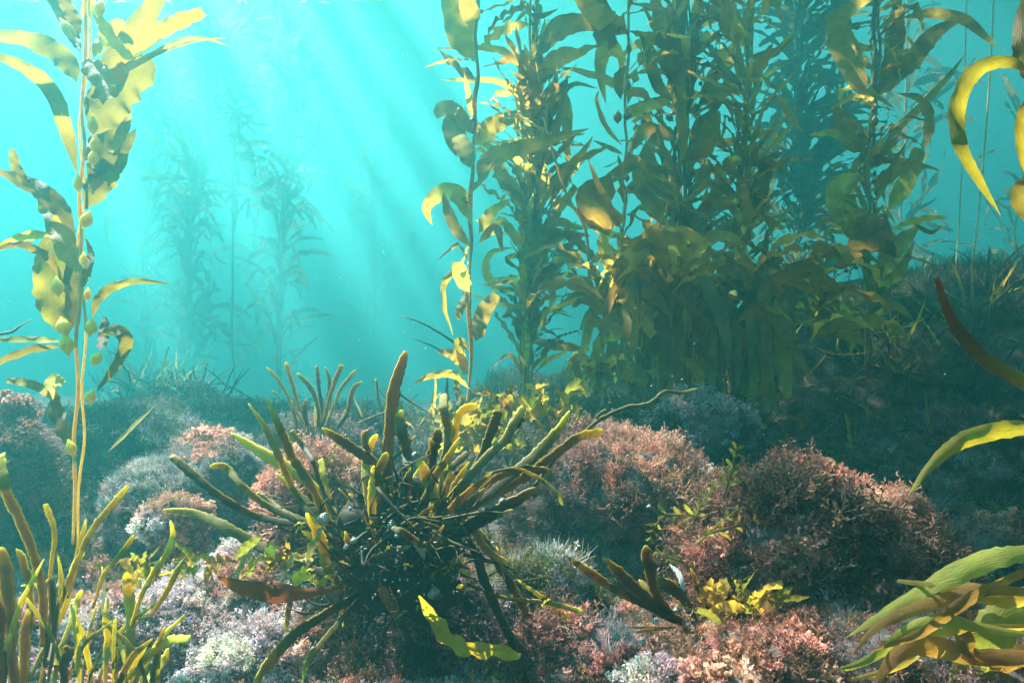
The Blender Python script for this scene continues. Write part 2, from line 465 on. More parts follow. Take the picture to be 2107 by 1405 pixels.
def variant_meshes(tag, mats, spec, count):
    out = []
    rg = np.random.default_rng(hash3(np.array([len(tag)]), np.array([count]), np.array([3]), 5).astype(float)[0].__hash__() % 9999)
    for k in range(count):
        w = rg.uniform(*spec['w']); bend = rg.uniform(*spec['bend']); prof = spec['prof'][k % len(spec['prof'])]
        fold = rg.choice([0, 0, 0, -1.6, -1.0]) if spec.get('fold') else 0
        V, T, al, ac = blade_variant(k * 13 + len(tag), prof, w, bend, rg.uniform(.25, .85), fold=fold)
        out.append(build('blade', V, T, mats[k % len(mats)], attrs={'along': al, 'across': ac}))
    return out

UP = variant_meshes('up', [M_BLADE, M_BLADE, M_BLADE_DARK, M_BLADE, M_BLADE_PALE], dict(w=(.065, .13), bend=(-.9, .9), prof=['kelp', 'kelp', 'kelp', 'torn'], fold=True), 20)
DROOP = variant_meshes('droop', [M_BLADE, M_BLADE, M_BLADE_DARK, M_BLADE], dict(w=(.08, .15), bend=(-2.7, -1.7), prof=['kelp', 'kelp', 'torn']), 14)
DARKUP = variant_meshes('darkup', [M_BLADE_DARK, M_BLADE_DARK, M_BLADE], dict(w=(.07, .135), bend=(-1.1, .7), prof=['kelp', 'kelp', 'kelp', 'torn'], fold=True), 14)
FAR = variant_meshes('faraway', [M_FAR], dict(w=(.06, .12), bend=(-1.5, 1.0), prof=['kelp', 'torn'], fold=True), 12)
LEAFY = variant_meshes('leafy', [M_BLADE_GREEN, M_BLADE, M_BLADE_GOLD, M_BLADE_GREEN, M_BLADE_PALE], dict(w=(.16, .30), bend=(-1.4, .5), prof=['leaf', 'torn', 'kelp'], fold=True), 12)
WISPY = variant_meshes('wispy', [M_WEED, M_BLADE_DARK, M_WEED, M_WEED], dict(w=(.03, .08), bend=(-1.2, .6), prof=['whip', 'kelp']), 10)

def float_mesh(mat, fat=1.0):
    t = np.linspace(0, 1, 9)
    prof = np.array([.05, .10, .45, .85, 1.0, .9, .62, .25, .08]) * .024 * fat
    C = np.stack([t * .095 - .01, 0 * t, 0 * t], 1)
    th = np.linspace(0, 2 * math.pi, 8, endpoint=False)
    V = C[:, None] + np.stack([np.zeros((9, 8)), prof[:, None] * np.cos(th), prof[:, None] * np.sin(th)], 2)
    idx = np.arange(72).reshape(9, 8); nx = np.roll(idx, -1, 1)
    a, b, c, d = idx[:-1].ravel(), nx[:-1].ravel(), nx[1:].ravel(), idx[1:].ravel()
    T = np.vstack([np.stack([a, b, c], 1), np.stack([a, c, d], 1)])
    return build('float', V.reshape(-1, 3), T, mat, attrs={'along': np.repeat(t, 8), 'across': np.zeros(72)})
FLOATS = [float_mesh(M_FLOAT), float_mesh(M_FLOAT_DARK), float_mesh(M_FLOAT, 1.25)]
FLOATS_FAR = [FLOATS[1]]

def place(mesh, parent, base, L, az, el, roll, name='blade'):
    """Link a copy of a shared blade mesh at world point base, pointing azimuth az / elevation el."""
    o = bpy.data.objects.new(name, mesh)
    m = Matrix.Rotation(az, 4, 'Z') @ Matrix.Rotation(-el, 4, 'Y') @ Matrix.Rotation(roll, 4, 'X') @ Matrix.Scale(L, 4)
    m.translation = Vector(base) - Vector(parent.location)
    COL.objects.link(o)
    o.parent = parent
    o.matrix_basis = m
    return o

def stipe_tube(parent, C, w, mat, strands=1, spread=0.0, name='stipe'):
    for s in range(strands):
        n = len(C)
        ph = s * 2.1; u = np.linspace(0, 9, n)
        off = np.stack([np.sin(u * 1.3 + ph), np.cos(u + ph * 1.7), 0 * u], 1) * spread * (0.5 + 0.5 * rng.random())
        V, T, al, ac = tube(C + off, w, 1.0, 'bar', 6, knobs=0.05)
        link(name, build(name, V - np.array(parent.location), T, mat, attrs={'along': al, 'across': ac}), parent)

def kelp(label, Y, line, n, length, lib, el=(20, 75), strands=1, spread=0.0, stipe_w=5, mat=None, floats=None, group=None, heroes=(), side_bias=0.0, bottom=0.0, clear=None, dens=None, cat='kelp'):
    """A giant kelp: stipes along a pixel line (top first), n shared blades round them, hero blades as listed."""
    mat = mat or M_STIPE
    line = line[::-1]
    root = P(line[0][0], line[0][1], Y)
    t = empty('giant_kelp', root, label, cat, group)
    C = catmull(path3(line, Y, 0, 0.05), 60)
    q_ = np.stack([np.linspace(0, 11, 60), np.full(60, Y * 3.1), np.full(60, n * .13)], 1)
    C[:, 0] += .012 * Y / 3.5 * fbm(q_, 91, 2); C[:, 1] += .03 * fbm(q_ + 50, 92, 2)
    stipe_tube(t, C, stipe_w * Y / F, mat, strands, spread)
    for k in range(n):
        u = bottom + (1 - bottom) * (k + rng.random()) / n
        if vnoise(np.array([[u * 9, n * .37, Y]]), 77)[0] < -.35 and rng.random() < .75: continue
        if dens is not None and rng.random() > np.interp(u, dens[0], dens[1]): continue
        i = min(int(u * (len(C) - 1)), len(C) - 1)
        off = rng.normal(size=3) * max(spread, .006) * np.array([.8, .8, .2])
        az = rng.uniform(0, 2 * math.pi)
        if side_bias and rng.random() < abs(side_bias): az = (0 if side_bias > 0 else math.pi) + rng.normal() * .7
        L = rng.uniform(*length) * Y / F * 1.3 * (1 + .45 * vnoise(np.array([[u * 7, n * .77, 3.3]]), 78)[0])
        b = place(lib[rng.integers(len(lib))], t, C[i] + off, L, az, R(rng.uniform(*el) if rng.random() < .8 else rng.uniform(-25, 60)), rng.normal() * .9)
        if floats is not None:
            f = bpy.data.objects.new('float', floats[rng.integers(len(floats))])
            COL.objects.link(f); f.parent = b
    for h in heroes:
        pts, w, m = h[0], h[1], h[2]
        hero_blade(t, pts, w, Y, BL[m], dY=rng.uniform(-.25, .2), prof=h[3] if len(h) > 3 else 'kelp')
    return t

def hero_float(parent, x, y, wpx, hpx, Y, mat=None, tilt=0.0, name='float'):
    c = P(x, y, Y); r = wpx * Y / F * .5
    a = np.linspace(0, 1, 11)
    prof = np.array([.10, .22, .55, .85, .98, 1.0, .93, .76, .52, .24, .1])
    d = np.array([math.sin(tilt), 0.0, math.cos(tilt)])
    C = c + np.outer((a - .5) * hpx * Y / F, d)
    th = np.linspace(0, 2 * math.pi, 12, endpoint=False)
    ex = np.array([math.cos(tilt), 0, -math.sin(tilt)]); ey = np.array([0, 1.0, 0])
    V = C[:, None] + r * prof[:, None, None] * (np.cos(th)[None, :, None] * ex + np.sin(th)[None, :, None] * ey)
    idx = np.arange(132).reshape(11, 12); nx = np.roll(idx, -1, 1)
    p, q, s, u = idx[:-1].ravel(), nx[:-1].ravel(), nx[1:].ravel(), idx[1:].ravel()
    T = np.vstack([np.stack([p, q, s], 1), np.stack([p, s, u], 1)])
    me = build(name, V.reshape(-1, 3) - np.array(parent.location), T, mat or M_FLOAT, attrs={'along': np.repeat(a, 12), 'across': np.zeros(132)})
    return link(name, me, parent)

# ------------------------------------------------------------------ sprigs for the algae turf
def quad(a, b, c, d): return [a, b, c, d]

def sprig(kind, seed):
    """One small alga growing along +Z, height about 1: verts (n,3), tris (m,3)."""
    rg = np.random.default_rng(seed)
    V, T = [], []
    def strip(p, q, w0, w1, bend=None):
        d = q - p; s = np.cross(d, rg.normal(size=3)); s = s / (np.linalg.norm(s) + 1e-9)
        i = len(V)
        mid = (p + q) / 2 + (rg.normal(size=3) * .04 if bend is None else bend)
        V.extend([p - s * w0, p + s * w0, mid + s * (w0 + w1) * .55, mid - s * (w0 + w1) * .55, q + s * w1, q - s * w1])
        T.extend([(i, i + 1, i + 2), (i, i + 2, i + 3), (i + 3, i + 2, i + 4), (i + 3, i + 4, i + 5)])
    def leaf(p, q, w):
        d = q - p; s = np.cross(d, rg.normal(size=3)); s = s / (np.linalg.norm(s) + 1e-9)
        i = len(V); m = p + d * .55
        V.extend([p, m + s * w, q, m - s * w]); T.extend([(i, i + 1, i + 2), (i, i + 2, i + 3)])
    Z = np.array([0, 0, 1.0])
    if kind == 'feather':
        top = np.array([rg.normal() * .18, rg.normal() * .18, 1.0])
        strip(np.zeros(3), top, .022, .010)
        for k in range(8):
            h = .18 + .8 * (k + rg.random()) / 8
            p = top * h; a = rg.uniform(0, 6.28); l = .42 * (1.15 - h) + .10
            q = p + np.array([math.cos(a), math.sin(a), rg.uniform(.4, 1.1)]) * l * .8
            leaf(p, q, .03)
            for s in range(2):
                m = p + (q - p) * rg.uniform(.35, .9)
                leaf(m, m + norm((q - p) + rg.normal(size=3) * l * .9) * rg.uniform(.12, .24), .032)
    elif kind == 'lobed':
        for k in range(5):
            a = rg.uniform(0, 6.28); tilt = rg.uniform(.1, .8)
            q = np.array([math.cos(a) * tilt, math.sin(a) * tilt, 1.0]) * rg.uniform(.45, .75)
            strip(np.zeros(3), q, .03, .09)
            for s in range(4):
                e = q + norm(q + rg.normal(size=3) * .5) * rg.uniform(.14, .32)
                leaf(q, e, rg.uniform(.07, .13))
    elif kind == 'coral':
        def grow(p, d, l, lev):
            q = p + d * l
            leaf(p, q, .05 if lev < 3 else .06)
            if lev >= 3: return
            for s in (-1, 1):
                nd = norm(d + norm(np.cross(d, rg.normal(size=3))) * .55)
                grow(q, nd, l * rg.uniform(.7, .95), lev + 1)
        for k in range(2):
            grow(np.zeros(3), norm(np.array([rg.normal() * .4, rg.normal() * .4, 1.0])), .34, 0)
    elif kind == 'hair':
        for k in range(9):
            a = rg.uniform(0, 6.28); tilt = rg.uniform(.05, .7)
            q = np.array([math.cos(a) * tilt, math.sin(a) * tilt, 1.0]) * rg.uniform(.6, 1.0)
            strip(np.zeros(3), q, .014, .008, rg.normal(size=3) * .07)
    return np.array(V), np.array(T)

SPRIGS = {k: [sprig(k, 50 * j + i) for i in range(10)] for j, k in enumerate(('feather', 'lobed', 'coral', 'hair'))}
NV = 4
def tuft(kind, seed, count):
    rg = np.random.default_rng(seed)
    V, T, S, b0 = [], [], [], 0
    for k in range(count):
        sv, st = SPRIGS[kind][rg.integers(10)]
        tilt = abs(rg.normal()) * .55 if kind != 'hair' else abs(rg.normal()) * .35
        a = rg.uniform(0, 6.28)
        z = norm(np.array([math.cos(a) * tilt, math.sin(a) * tilt, 1.0])); x = norm(np.cross(z, rg.normal(size=3))); y = np.cross(z, x)
        off = np.array([rg.normal() * .33, rg.normal() * .33, -.06])
        sc = rg.uniform(.55, 1.15)
        V.append((sv[:, :1] * x + sv[:, 1:2] * y + sv[:, 2:] * z) * sc + off); T.append(st + b0); b0 += len(sv)
        S.append(np.full(len(sv), rg.uniform(.65, 1.35)))
    return np.vstack(V), np.vstack(T), np.concatenate(S)
TUFTS = {k: [tuft(k, 900 + 31 * j + i, 9 if k != 'hair' else 7) for i in range(NV)] for j, k in enumerate(('feather', 'lobed', 'coral', 'hair'))}
# species: sprig shape, base colour, spread of value, height factor
SPECIES = {
    'brown': ('feather', (0.26, 0.135, 0.09), .35, 1.15),
    'umber': ('feather', (0.15, 0.078, 0.055), .4, 1.2),
    'red': ('feather', (0.44, 0.20, 0.135), .35, 1.1),
    'salmon': ('feather', (0.74, 0.39, 0.28), .25, 1.0),
    'rose': ('lobed', (0.62, 0.31, 0.245), .3, .9),
    'mauve': ('feather', (0.36, 0.235, 0.225), .3, 1.0),
    'lilac': ('coral', (0.62, 0.51, 0.51), .25, .8),
    'white': ('coral', (0.78, 0.71, 0.66), .2, .8),
    'grey': ('hair', (0.34, 0.34, 0.32), .3, 1.0),
    'olive': ('feather', (0.17, 0.16, 0.05), .4, 1.0),
    'weed': ('hair', (0.10, 0.10, 0.03), .4, 1.7),
    'dark': ('feather', (0.10, 0.08, 0.06), .4, 1.0),
}

def turf(parent, V, T, size, spots, default, k=3.5, name='algae_turf', limit=9000, seed=1, cull=-.55):
    """Cover the surface (V, T in world space) with sprigs. spots: (px, py, radius_px, species) patches of other species."""
    rg = np.random.default_rng(seed)
    a, b, c = V[T[:, 0]], V[T[:, 1]], V[T[:, 2]]
    nr = np.cross(b - a, c - a); area = np.linalg.norm(nr, axis=1) / 2; nr = norm(nr)
    mid = (a + b + c) / 3
    face = np.sum(nr * norm(np.array([0, 0, CAM_Z]) - mid), 1)
    px = (mid[:, 0] / mid[:, 1]) * F + 1053.5; py = 702.5 - (mid[:, 2] - CAM_Z) / mid[:, 1] * F
    ok = ((face > cull) | (nr[:, 2] > .5)) & (px > -260) & (px < 2370) & (py < 1650) & (mid[:, 1] > .35)
    w = area * ok
    if w.sum() <= 0: return None
    sz = np.broadcast_to(size, (len(T),)) if np.ndim(size) == 0 else size
    w = w / (sz**2)
    n = int(min(limit, w.sum() * k))
    f = rg.choice(len(T), n, p=w / w.sum())
    r1, r2 = rg.random(n), rg.random(n); s = r1 + r2 > 1; r1[s], r2[s] = 1 - r1[s], 1 - r2[s]
    pos = a[f] + (b[f] - a[f]) * r1[:, None] + (c[f] - a[f]) * r2[:, None]
    nn = nr[f]; sz = sz[f]
    ppx = (pos[:, 0] / pos[:, 1]) * F + 1053.5; ppy = 702.5 - (pos[:, 2] - CAM_Z) / pos[:, 1] * F
    sp = np.full(n, 0); names = [default] if isinstance(default, str) else list(default)
    if len(names) > 1:
        q = fbm(pos * 9.0, seed, 3) + .25 * rg.normal(size=n)
        sp = np.clip(((q + 1.1) / 2.2 * len(names)).astype(int), 0, len(names) - 1)
    for (x, y, r, spec) in spots:
        if spec not in names: names.append(spec)
        d = np.hypot(ppx - x, (ppy - y)) / r + .35 * fbm(pos * 14, seed + 5, 3)
        sp[d < .75 + .12 * rg.normal(size=n)] = names.index(spec)
    clump = np.clip(.80 + .35 * fbm(pos * 16.0, seed + 9, 2) + .30 * fbm(pos * 6.0, seed + 8, 2), .4, 1.7)
    q = n
    z = norm(nn * .95 + np.array([0.02, 0, .40]) + rg.normal(size=(q, 3)) * .28)
    x = norm(np.cross(z, rg.normal(size=(q, 3)))); y = np.cross(z, x)
    ex = np.arctan2(y[:, 2], z[:, 2]); ey = -np.arcsin(np.clip(x[:, 2], -1, 1)); ez = np.arctan2(x[:, 1], x[:, 0])
    kinds = [SPECIES[nm][0] for nm in names]
    used = sorted(set(kinds))
    hf = np.array([SPECIES[nm][3] for nm in names])[sp]
    var = np.array([SPECIES[nm][2] for nm in names])[sp]
    colr = np.array([SPECIES[nm][1] for nm in names])[sp]
    scl = sz * hf * clump * rg.uniform(.6, 1.3, n)
    kid = np.array([used.index(kk) for kk in kinds])[sp] * NV + rg.integers(0, NV, n)
    tint = np.clip(colr * np.clip(1 + var * rg.normal(size=n), .4, 1.8)[:, None] * (1 + .08 * rg.normal(size=(n, 3))), .01, .85)
    loc = np.array(parent.location) if parent is not None else np.zeros(3)
    pts = pos - nn * sz[:, None] * .1 - loc
    # the mesh holds the tuft shapes and, as loose points, the places where they grow
    VV, TT, TM, SH, b0 = [], [], [], [], 0
    for ui, kk in enumerate(used):
        for vi in range(NV):
            tv, tt, sh = TUFTS[kk][vi]
            VV.append(tv); TT.append(tt + b0); TM.append(np.full(len(tv), ui * NV + vi)); SH.append(sh); b0 += len(tv)
    VV.append(pts)
    me = build(name, np.vstack(VV), np.vstack(TT), M_TURF, smooth=False, attrs={'shade': np.concatenate(SH + [np.ones(n)])})
    def put(nm, typ, arr, key):
        at = me.attributes.new(nm, typ, 'POINT'); at.data.foreach_set(key, np.ascontiguousarray(arr).ravel())
    z0 = np.zeros(b0)
    put('shape', 'INT', np.concatenate(TM + [np.full(n, -1)]).astype(np.int32), 'value')
    put('pick', 'INT', np.concatenate([z0 - 1, kid]).astype(np.int32), 'value')
    put('size', 'FLOAT', np.concatenate([z0, scl]).astype(np.float32), 'value')
    put('turn', 'FLOAT_VECTOR', np.vstack([np.zeros((b0, 3)), np.stack([ex, ey, ez], 1)]).astype(np.float32), 'vector')
    put('tint', 'FLOAT_COLOR', np.vstack([np.ones((b0, 4)), np.hstack([tint, np.ones((n, 1))])]).astype(np.float32), 'color')
    o = link(name, me, parent)
    o['kind'] = 'stuff'
    md = o.modifiers.new('growth', 'NODES')
    md.node_group = growth_group(len(used) * NV)
    return o

GROUPS = {}
def growth_group(nshape):
    """Geometry nodes: put each tuft shape on the points that pick it."""
    if nshape in GROUPS: return GROUPS[nshape]
    g = bpy.data.node_groups.new('growth', 'GeometryNodeTree')
    g.interface.new_socket('Geometry', in_out='INPUT', socket_type='NodeSocketGeometry')
    g.interface.new_socket('Geometry', in_out='OUTPUT', socket_type='NodeSocketGeometry')
    N, L = g.nodes, g.links
    gi, go = N.new('NodeGroupInput'), N.new('NodeGroupOutput')
    def attr(nm, typ):
        a = N.new('GeometryNodeInputNamedAttribute'); a.data_type = typ; a.inputs['Name'].default_value = nm
        return a.outputs['Attribute']
    def equal(sock, v):
        c = N.new('FunctionNodeCompare'); c.data_type = 'INT'; c.operation = 'EQUAL'
        ins = [s_ for s_ in c.inputs if s_.type == 'INT']
        L.new(sock, ins[0]); ins[1].default_value = v
        return c.outputs['Result']
    shape, pick, size, turn = attr('shape', 'INT'), attr('pick', 'INT'), attr('size', 'FLOAT'), attr('turn', 'FLOAT_VECTOR')
    def part(v):
        sp_ = N.new('GeometryNodeSeparateGeometry'); sp_.domain = 'POINT'
        L.new(gi.outputs[0], sp_.inputs['Geometry']); L.new(equal(shape, v), sp_.inputs['Selection'])
        return sp_.outputs['Selection']
    points = part(-1)
    join = N.new('GeometryNodeJoinGeometry')
    e2r = N.new('FunctionNodeEulerToRotation'); L.new(turn, e2r.inputs[0])
    for k in range(nshape):
        iop = N.new('GeometryNodeInstanceOnPoints')
        L.new(points, iop.inputs['Points']); L.new(equal(pick, k), iop.inputs['Selection']); L.new(part(k), iop.inputs['Instance'])
        L.new(e2r.outputs[0], iop.inputs['Rotation']); L.new(size, iop.inputs['Scale'])
        L.new(iop.outputs[0], join.inputs[0])
    L.new(join.outputs[0], go.inputs[0])
    GROUPS[nshape] = g
    return g

# ------------------------------------------------------------------ water
def box(name, lo, hi, mat):
    (x0, y0, z0), (x1, y1, z1) = lo, hi
    V = [(x0, y0, z0), (x1, y0, z0), (x1, y1, z0), (x0, y1, z0), (x0, y0, z1), (x1, y0, z1), (x1, y1, z1), (x0, y1, z1)]
    me = bpy.data.meshes.new(name)
    me.from_pydata(V, [], [(0, 3, 2, 1), (4, 5, 6, 7), (0, 1, 5, 4), (1, 2, 6, 5), (2, 3, 7, 6), (3, 0, 4, 7)])
    me.materials.append(mat)
    return link(name, me)

m, N, L = new_mat('murky_sea_water')
pv = N.new('ShaderNodeVolumePrincipled')
pv.inputs['Color'].default_value = (*WATER_COLOR, 1)
pv.inputs['Density'].default_value = WATER_DENSITY
pv.inputs['Anisotropy'].default_value = WATER_ANISO
mo = N.new('ShaderNodeOutputMaterial'); L.new(pv.outputs[0], mo.inputs['Volume'])
hz = box('haze', (-92, -16, -3.4), (92, 92, 9.3), m)
props(hz, 'clear turquoise sea water fading everything far off to blue green', 'water', kind='stuff')

# the underside of the sea surface: clear from below, a mirror past the critical angle
m, N, L = new_mat('sea_surface')
geo = N.new('ShaderNodeNewGeometry')
dt = N.new('ShaderNodeVectorMath'); dt.operation = 'DOT_PRODUCT'
L.new(geo.outputs['Incoming'], dt.inputs[0]); L.new(geo.outputs['Normal'], dt.inputs[1])
ab_ = N.new('ShaderNodeMath'); ab_.operation = 'ABSOLUTE'; L.new(dt.outputs['Value'], ab_.inputs[0])
mr = N.new('ShaderNodeMapRange'); mr.interpolation_type = 'SMOOTHSTEP'
mr.inputs['From Min'].default_value = 0.60; mr.inputs['From Max'].default_value = 0.68
L.new(ab_.outputs[0], mr.inputs['Value'])
gl = N.new('ShaderNodeBsdfGlossy'); gl.inputs['Roughness'].default_value = 0.12; gl.inputs['Color'].default_value = (.97, .97, .97, 1)
tr = N.new('ShaderNodeBsdfTransparent')
mix = N.new('ShaderNodeMixShader'); L.new(mr.outputs[0], mix.inputs['Fac']); L.new(gl.outputs[0], mix.inputs[1]); L.new(tr.outputs[0], mix.inputs[2])
mo = N.new('ShaderNodeOutputMaterial'); L.new(mix.outputs[0], mo.inputs['Surface'])
wx, wy = np.meshgrid(np.linspace(-90, 90, 150), np.linspace(-15, 90, 90))
wz = 9.0 + .05 * fbm(np.stack([wx.ravel() * .35, wy.ravel() * .5, 0 * wx.ravel()], 1), 8, 3)
idx = np.arange(wx.size).reshape(wx.shape)
a, b, c, d = idx[:-1, :-1].ravel(), idx[:-1, 1:].ravel(), idx[1:, 1:].ravel(), idx[1:, :-1].ravel()
ws = link('water_surface', build('water_surface', np.stack([wx.ravel(), wy.ravel(), wz], 1), np.vstack([np.stack([a, b, c], 1), np.stack([a, c, d], 1)]), m))
props(ws, 'underside of the gently waving sea surface high above', kind='structure')

# ------------------------------------------------------------------ seabed and the reef slope
def sstep(a, b, x):
    t = np.clip((np.asarray(x) - a) / (b - a), 0, 1); return t * t * (3 - 2 * t)

def bed_height(x, y):
    p = np.stack([x, y, 0 * x], 1)
    h = .27 + .25 * sstep(1.9, 3.4, y) - .10 * sstep(5, 10, y) - 1.3 * sstep(10, 30, y)
    h = h - .42 * sstep(3.6, 6.5, y) * sstep(.2, -1.1, x)
    h = h - .10 * np.exp(-((x + .8)**2 / .5 + (y - 3.3)**2 / .6))
    rid = np.interp(x, [.3, 1.0, 1.7, 2.3, 2.9, 3.6, 6], [0, .10, .32, .62, .88, .95, 1.1])
    h = h + rid * sstep(3.0, 4.7, y) * (1 - .5 * sstep(6, 11, y))
    h = h + .16 * np.exp(-((x + 2.1)**2 / .9 + (y - 4.6)**2 / .5))
    h = h + (.05 + .06 * sstep(2.5, 5, y)) * fbm(p * 1.1, 3, 4) + .05 * bumps(p * 3.1, 4) * np.clip(2 - y * .1, .3, 1) * np.clip((y - .8) * 2, .1, 1)
    return h

fine_x = np.arange(-5.0, 5.6, .055); fine_y = np.arange(-.6, 8.6, .055)
xs = np.concatenate([-5.0 - np.geomspace(.1, 84, 24)[::-1], fine_x, fine_x[-1] + np.geomspace(.1, 83, 24)])
ys = np.concatenate([-.6 - np.geomspace(.1, 11, 12)[::-1], fine_y, fine_y[-1] + np.geomspace(.1, 80, 26)])
gx, gy = np.meshgrid(xs, ys)
gz = bed_height(gx.ravel(), gy.ravel())
BV = np.stack([gx.ravel(), gy.ravel(), gz], 1)
idx = np.arange(len(BV)).reshape(gx.shape)
a, b, c, d = idx[:-1, :-1].ravel(), idx[:-1, 1:].ravel(), idx[1:, 1:].ravel(), idx[1:, :-1].ravel()
BT = np.vstack([np.stack([a, b, c], 1), np.stack([a, c, d], 1)])
bed = link('seabed', build('seabed', BV, BT, M_BED))
props(bed, 'rocky seabed rising to a dark weedy slope', kind='structure')
mid_y = BV[BT].mean(1)[:, 1]; mid_x = BV[BT].mean(1)[:, 0]
near = (mid_y > .7) & (mid_y < 8.4)
bt = BT[near]; my = mid_y[near]; mx = mid_x[near]
turf(bed, BV, bt[my < 2.3], .036, [], ('rose', 'lilac', 'grey', 'salmon', 'brown', 'olive'), k=3.0, limit=9000, seed=21)
turf(bed, BV, bt[(my >= 2.3) & (my < 4.2)], .065, [], ('mauve', 'dark', 'grey', 'dark', 'olive', 'mauve'), k=2.4, limit=12000, seed=22)
turf(bed, BV, bt[(my >= 4.2) & (mx < -.35)], .10, [], ('dark', 'mauve', 'grey', 'dark', 'mauve'), k=2.2, limit=9000, seed=24)
turf(bed, BV, bt[(my >= 4.2) & (mx >= -.35)], .12, [], ('weed', 'dark', 'olive', 'dark'), k=2.4, limit=9000, seed=23)

# ------------------------------------------------------------------ boulders with their turf
def boulder(label, bbox, Y, size, default, spots=(), deep=.8, seed=1, k=4.2, lump=.26, sub=5, limit=8000, group=None):
    size = size * 1.3
    x0, y0, x1, y1 = bbox
    y0 = y0 + size * .75 * F / Y
    c = P((x0 + x1) / 2, (y0 + y1) / 2, Y)
    rx = (x1 - x0) / 2 * Y / F - size * .45; rz = (y1 - y0) / 2 * Y / F - size * .45
    V, T = blob((0, 0, 0), 1.0, sub)
    n0 = V.copy()
    S = np.array([rx, rx * deep, rz])
    V = V * S
    q = V + c
    disp = lump * min(rx, rz) * fbm(q * (1.6 / max(rx, rz)) * .9, seed, 3) + (bumps(q / .21, seed + 6) - .5) * .10 * min(1, rz / .15) + (bumps(q / .11, seed + 3) - .55) * .06 + (bumps(q / .05, seed + 4) - .5) * .014
    V = V + n0 * disp[:, None]
    base = np.array([c[0], c[1], c[2] - rz * .8])
    o = link('boulder', build('boulder', V + c - base, T, M_ROCK), None, base)
    props(o, label, 'boulder', group)
    turf(o, V + c, T, size, list(spots), default, k=k, seed=seed + 40, limit=limit)
    return o

boulder('weedy red boulder at the edge behind the foot of the near golden kelp', (-110, 838, 112, 1130), 2.4, .040, ('mauve', 'red', 'brown'), [(50, 860, 60, 'rose')], seed=2)
boulder('low grey lilac boulder with a rosy crest behind the dark twisted strap', (262, 888, 580, 1140), 2.5, .036, ('mauve', 'grey', 'lilac', 'mauve'), [(420, 900, 60, 'rose'), (350, 930, 60, 'mauve'), (340, 1000, 90, 'grey')], seed=3)
boulder('pink tufted knob of rock below the twisted dark strap', (290, 1010, 420, 1130), 1.95, .034, ('salmon', 'rose'), [(310, 1090, 40, 'white')], seed=31, sub=4)
boulder('dim hazy boulder far off below the pale kelp columns', (225, 772, 505, 985), 5.2, .08, ('dark', 'mauve', 'grey'), seed=4, sub=4)
boulder('mauve boulder carrying the branching strap weed behind the big clump', (515, 842, 830, 1090), 3.1, .05, ('mauve', 'dark', 'mauve', 'grey'), seed=5)
boulder('salmon pink tufted rock peering between the straps of the big clump', (560, 925, 765, 1250), 1.86, .038, ('salmon', 'rose', 'salmon'), [(690, 950, 90, 'salmon'), (610, 1150, 60, 'red')], seed=6, lump=.3)
boulder('broad boulder in brown turf with an orange crest and white tuft', (1078, 885, 1535, 1275), 2.3, .042,
        ('umber', 'brown', 'mauve', 'red'),
        [(1330, 930, 120, 'salmon'), (1360, 1000, 70, 'salmon'), (1450, 905, 80, 'red'), (1455, 985, 34, 'white'), (1570, 990, 80, 'grey'),
         (1200, 1160, 120, 'grey'), (1130, 1190, 90, 'grey'), (1300, 1180, 80, 'grey')], seed=7, limit=11000)
boulder('rounded boulder in thick frilly rust red turf beside the green leafy weed', (1450, 965, 1905, 1310), 1.74, .040,
        ('umber', 'brown', 'umber', 'red'),
        [(1770, 985, 80, 'salmon'), (1830, 1050, 60, 'salmon'), (1690, 975, 60, 'rose'), (1480, 1120, 50, 'rose'), (1640, 1180, 60, 'rose'), (1600, 1210, 40, 'red'), (1480, 1160, 60, 'red'), (1700, 1240, 60, 'mauve')], seed=8, limit=11000)
boulder('grey tufted boulder half hidden under the hanging kelp skirt', (1310, 800, 1560, 960), 3.0, .05, ('mauve', 'grey', 'lilac', 'dark'), [(1470, 840, 60, 'lilac')], seed=9, sub=4)
boulder('dim red topped boulder above the lower broad blades', (1955, 1045, 2190, 1260), 2.1, .042, ('mauve', 'brown', 'mauve', 'grey'), [(2040, 1060, 60, 'rose')], seed=10)
boulder('bright lilac coralline boulder under the yellow tipped strap tuft', (40, 1180, 830, 1720), 1.75, .030, ('lilac', 'lilac', 'white', 'rose'),
        [(700, 1330, 120, 'salmon'), (480, 1200, 70, 'salmon'), (640, 1390, 60, 'white'), (250, 1200, 50, 'rose')], deep=1.5, seed=11, limit=12000, k=4.2)
boulder('dark shaded rock holding the root of the big strap clump', (640, 1215, 1130, 1640), 1.68, .034, ('brown', 'mauve', 'dark'), [(690, 1330, 90, 'salmon'), (760, 1390, 50, 'lilac'), (1000, 1330, 90, 'mauve')], deep=.5, seed=12)
boulder('low rusty boulder with snails beside the small dark strap weed', (1090, 1285, 1400, 1560), 1.42, .034, ('red', 'brown', 'rose', 'grey'), [(1210, 1340, 50, 'salmon')], seed=13)
boulder('small grey coralline rock in front of the frilly red boulder', (1285, 1325, 1480, 1500), 1.28, .030, ('grey', 'lilac', 'white'), seed=14, sub=4)
boulder('orange brown tufted rock below the green leafy weed', (1400, 1268, 1690, 1560), 1.32, .034, ('red', 'rose', 'brown'), [(1480, 1320, 60, 'salmon'), (1640, 1270, 60, 'lilac')], seed=15)
boulder('grey and lilac rock beneath the fan of broad ribbed blades', (1640, 1235, 2260, 1600), 1.38, .034, ('mauve', 'grey', 'brown', 'lilac'), seed=16)
boulder('pale greenish rubble rock behind the drooping dark straps', (1000, 1130, 1240, 1330), 1.8, .036, ('olive', 'grey', 'lilac'), seed=17, sub=4)

